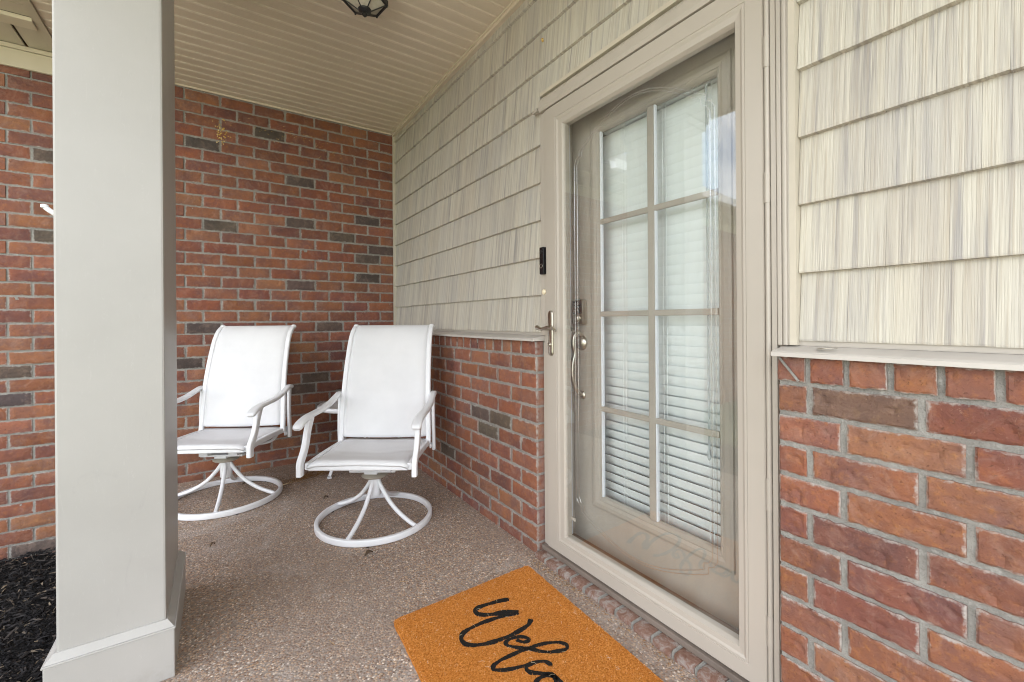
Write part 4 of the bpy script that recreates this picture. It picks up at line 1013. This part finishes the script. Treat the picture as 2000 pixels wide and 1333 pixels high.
nst = part('nest_residue', nest, 'nest_mud', wall); tag(nst, 'yellow wasp mud and specks high on the bricks', kind='stuff')
wn = MB()
for _ in range(9):
    a = rg.uniform(0, 6.28); r_ = rg.uniform(0, .007); vs_ = []
    for i in range(6): t = i*math.pi/3; vs_.append((.0525, -2.122+r_*math.cos(a)+.006*math.cos(t), 2.435+r_*math.sin(a)+.006*math.sin(t)))
    vs_.append((.044, -2.122+r_*math.cos(a), 2.435+r_*math.sin(a))); wn.add(vs_, [(i, (i+1) % 6, 6) for i in range(6)])
tag(part('wasp_mud', wn, 'nest_mud', None), 'small ochre daub of wasp mud on the shingles above the door corner', 'nest')

# pine straw drift and dead leaves
rg = random.Random(31); sm_ = MB()
for _ in range(230):
    t = rg.random(); x = -.86+.36*t+rg.gauss(0, .035); y = -.44+.16*t+rg.gauss(0, .035); a = R(25)+rg.gauss(0, .5); ln = rg.uniform(.03, .11); z = .0015+rg.random()*.008
    sm_.tube([(x, y, z), (x+math.cos(a)*ln*.5, y+math.sin(a)*ln*.5, z+.002), (x+math.cos(a+.2)*ln, y+math.sin(a+.2)*ln, z)], .0008, 3)
for _ in range(90):
    x = rg.uniform(-1.5, -.05); y = rg.choice([rg.uniform(-.12, -.02), rg.uniform(-2.2, -.1)]); a = rg.uniform(0, 3.14); ln = rg.uniform(.01, .04)
    sm_.tube([(x, y, .001), (x+math.cos(a)*ln, y+math.sin(a)*ln, .0015)], .0007, 3)
for _ in range(260):    # grit collected along the threshold
    y = rg.uniform(-3.15, -2.15); x = -.03-abs(rg.gauss(0, .018)); a = rg.uniform(0, 6.28); ln = rg.uniform(.003, .011)
    sm_.tube([(x, y, .0012), (x+math.cos(a)*ln, y+math.sin(a)*ln, .002)], .0009, 3)
tag(link('pine_straw', sm_.mesh('pine_straw'), 'straw'), 'thin drift of brown pine straw and grit on the porch floor', 'straw', kind='stuff')
def leaf(x, y, ln, a, label, curl=.012, mat='dry_leaf'):
    mb = MB(); n_ = 7; vs_ = []
    for i in range(n_+1):
        t = i/n_; w_ = ln*.24*math.sin(math.pi*(.06+.94*t))*(1-.1*math.sin(i*2.1)); z = .002+curl*math.sin(t*3.0)**2
        for s_ in (-1, 0, 1):
            px_, py_ = (t-.5)*ln, s_*w_; vs_.append((x+px_*math.cos(a)-py_*math.sin(a), y+px_*math.sin(a)+py_*math.cos(a), z+(.006 if s_ else 0)))
    mb.add(vs_, [(i*3+j, i*3+j+1, (i+1)*3+j+1, (i+1)*3+j) for i in range(n_) for j in range(2)])
    o = link('dead_leaf', mb.mesh('dead_leaf', True), mat); o.modifiers.new('thickness', 'SOLIDIFY').thickness = .0008
    return tag(o, label, 'leaf', 'dead leaves on the porch floor')
leaf(-1.268, -1.152, .028, .8, 'tiny dark curled leaf on the open floor right of the column')
leaf(-.655, -1.672, .045, .3, 'dark dead leaf under the front rim of the nearer chair base')
leaf(-.69, -.86, .035, .5, 'small dead leaf on the floor between the two chair bases')
leaf(-1.08, -.29, .07, .1, 'brown dead leaf against the back rim of the farther chair base')
tw = tag(link('twig', MB().tube(catmull([(-.90, -.46, .003), (-.86, -.455, .006), (-.825, -.44, .005)], 3), .003, 6).mesh('twig', 50), 'pale_fibre'), 'short pale twig beside the farther chair base', 'twig')

# mulch bed
rg = random.Random(77); mu = MB(); chips = MB()
def strip(mb, x, y, z, ln, wd, a, lift):
    dx, dy = math.cos(a)*ln/2, math.sin(a)*ln/2; nx_, ny_ = -math.sin(a)*wd/2, math.cos(a)*wd/2; r1, r2 = rg.uniform(-lift, lift), rg.uniform(-lift, lift); t = wd*.45
    V = [(x-dx-nx_, y-dy-ny_, z+r1), (x-dx+nx_, y-dy+ny_, z+r1+rg.uniform(-.004, .004)), (x+nx_*1.2, y+ny_*1.2, z+abs(r1)*.4+.004), (x-nx_*1.2, y-ny_*1.2, z+abs(r1)*.4), (x+dx-nx_*.5, y+dy-ny_*.5, z+r2), (x+dx+nx_*.5, y+dy+ny_*.5, z+r2)]
    V += [(p, q, s_-t) for p, q, s_ in V]
    mb.add(V, [(0, 3, 2, 1), (3, 4, 5, 2), (6, 7, 8, 9), (9, 8, 11, 10), (0, 1, 7, 6), (4, 10, 11, 5), (0, 6, 9, 3), (3, 9, 10, 4), (1, 2, 8, 7), (2, 5, 11, 8)])
for _ in range(26000):
    x = -1.71-1.57*rg.random()**1.5; y = rg.uniform(-3.2, -.012)
    strip(mu, x, y, GZ-.012+rg.random()*.03+.012*mnoise.noise(Vector((x*3, y*3, 0))), rg.uniform(.012, .055), rg.uniform(.0018, .0062), rg.uniform(0, 6.28), .012)
tag(link('mulch', mu.mesh('mulch'), 'mulch'), 'black shredded bark mulch in the bed left of the column', 'mulch', kind='stuff')
for _ in range(260):
    x = -1.72-abs(rg.gauss(0, .06)); y = rg.uniform(-2.25, -1.45)
    strip(chips, x, y, GZ+.012+rg.random()*.03+max(0, (.08-abs(x+1.72)))*.9, rg.uniform(.02, .07), rg.uniform(.003, .009), rg.uniform(0, 6.28), .012)
tag(link('wood_chips', chips.mesh('wood_chips'), 'wood_chip'), 'pale dry bark shreds gathered at the foot of the column', 'bark', kind='stuff')

# ================================================================ ACROSS THE YARD (seen mirrored in the door glass)
nh = empty('neighbour_house', (-20, 10, GZ), 'tan gabled house with dark roof across the yard, mirrored in the door glass', 'house')
g = MB(); g.box(-26, -16, 4.2, 15.8, GZ-.3, 3.7); g.add([(-26, 4.2, 3.7), (-16, 4.2, 3.7), (-16, 15.8, 3.7), (-26, 15.8, 3.7), (-26, 10, 8.3), (-16, 10, 8.3)], [(1, 2, 5), (0, 4, 3), (0, 1, 5, 4), (2, 3, 4, 5)])
part('wall', g, 'plain_stucco', nh)
for s in (-1, 1):
    part('roof', MB().add([(-26.4, 10+s*6.4, 3.30), (-15.6, 10+s*6.4, 3.30), (-15.6, 10, 8.45), (-26.4, 10, 8.45), (-26.4, 10+s*6.4, 3.45), (-15.6, 10+s*6.4, 3.45), (-15.6, 10, 8.62), (-26.4, 10, 8.62)], [(0, 1, 2, 3), (4, 7, 6, 5), (0, 4, 5, 1), (1, 5, 6, 2), (2, 6, 7, 3), (3, 7, 4, 0)]), 'roof_shingles', nh)
for yc_, zc in ((6.3, 1.6), (9, 1.6), (12.8, 1.6), (10, 5.6)):
    wn_ = part('window', MB().box(-15.99, -15.93, yc_-.55, yc_+.55, zc-.75, zc+.75, .01), 'white_metal', nh)
    part('pane', MB().box(-15.928, -15.92, yc_-.47, yc_+.47, zc-.67, zc-.02).box(-15.928, -15.92, yc_-.47, yc_+.47, zc+.02, zc+.67), 'dark_wall', wn_)
part('gutter', MB().box(-26.4, -15.6, 3.5, 3.62, 3.28, 3.42), 'white_metal', nh)
ys_ = empty('yucca', (-8.2, 1.9, GZ-.08), 'spiky dark green shrub on the lawn, mirrored in the door glass', 'shrub')
yl = MB(); rg = random.Random(9)
for _ in range(130):
    a = rg.uniform(0, 6.28); el = rg.uniform(.2, 1.45); ln = rg.uniform(.5, .85); wd = .014
    p0 = Vector((-8.2, 1.9, GZ+.05+rg.random()*.2)); d = Vector((math.cos(a)*math.cos(el), math.sin(a)*math.cos(el), math.sin(el))); sdv = Vector((-math.sin(a), math.cos(a), 0))*wd
    p1 = p0+d*ln*.6; p2 = p0+d*ln+Vector((0, 0, -.05)); yl.add([p0-sdv, p0+sdv, p1+sdv*1.2, p1-sdv*1.2, p2], [(0, 1, 2, 3), (3, 2, 4)])
part('leaves', yl, 'leaf_green', ys_)
part('stem', MB().tube([(-8.2, 1.9, GZ-.1), (-8.2, 1.9, GZ+.3)], .05, 8), 'straw', ys_)
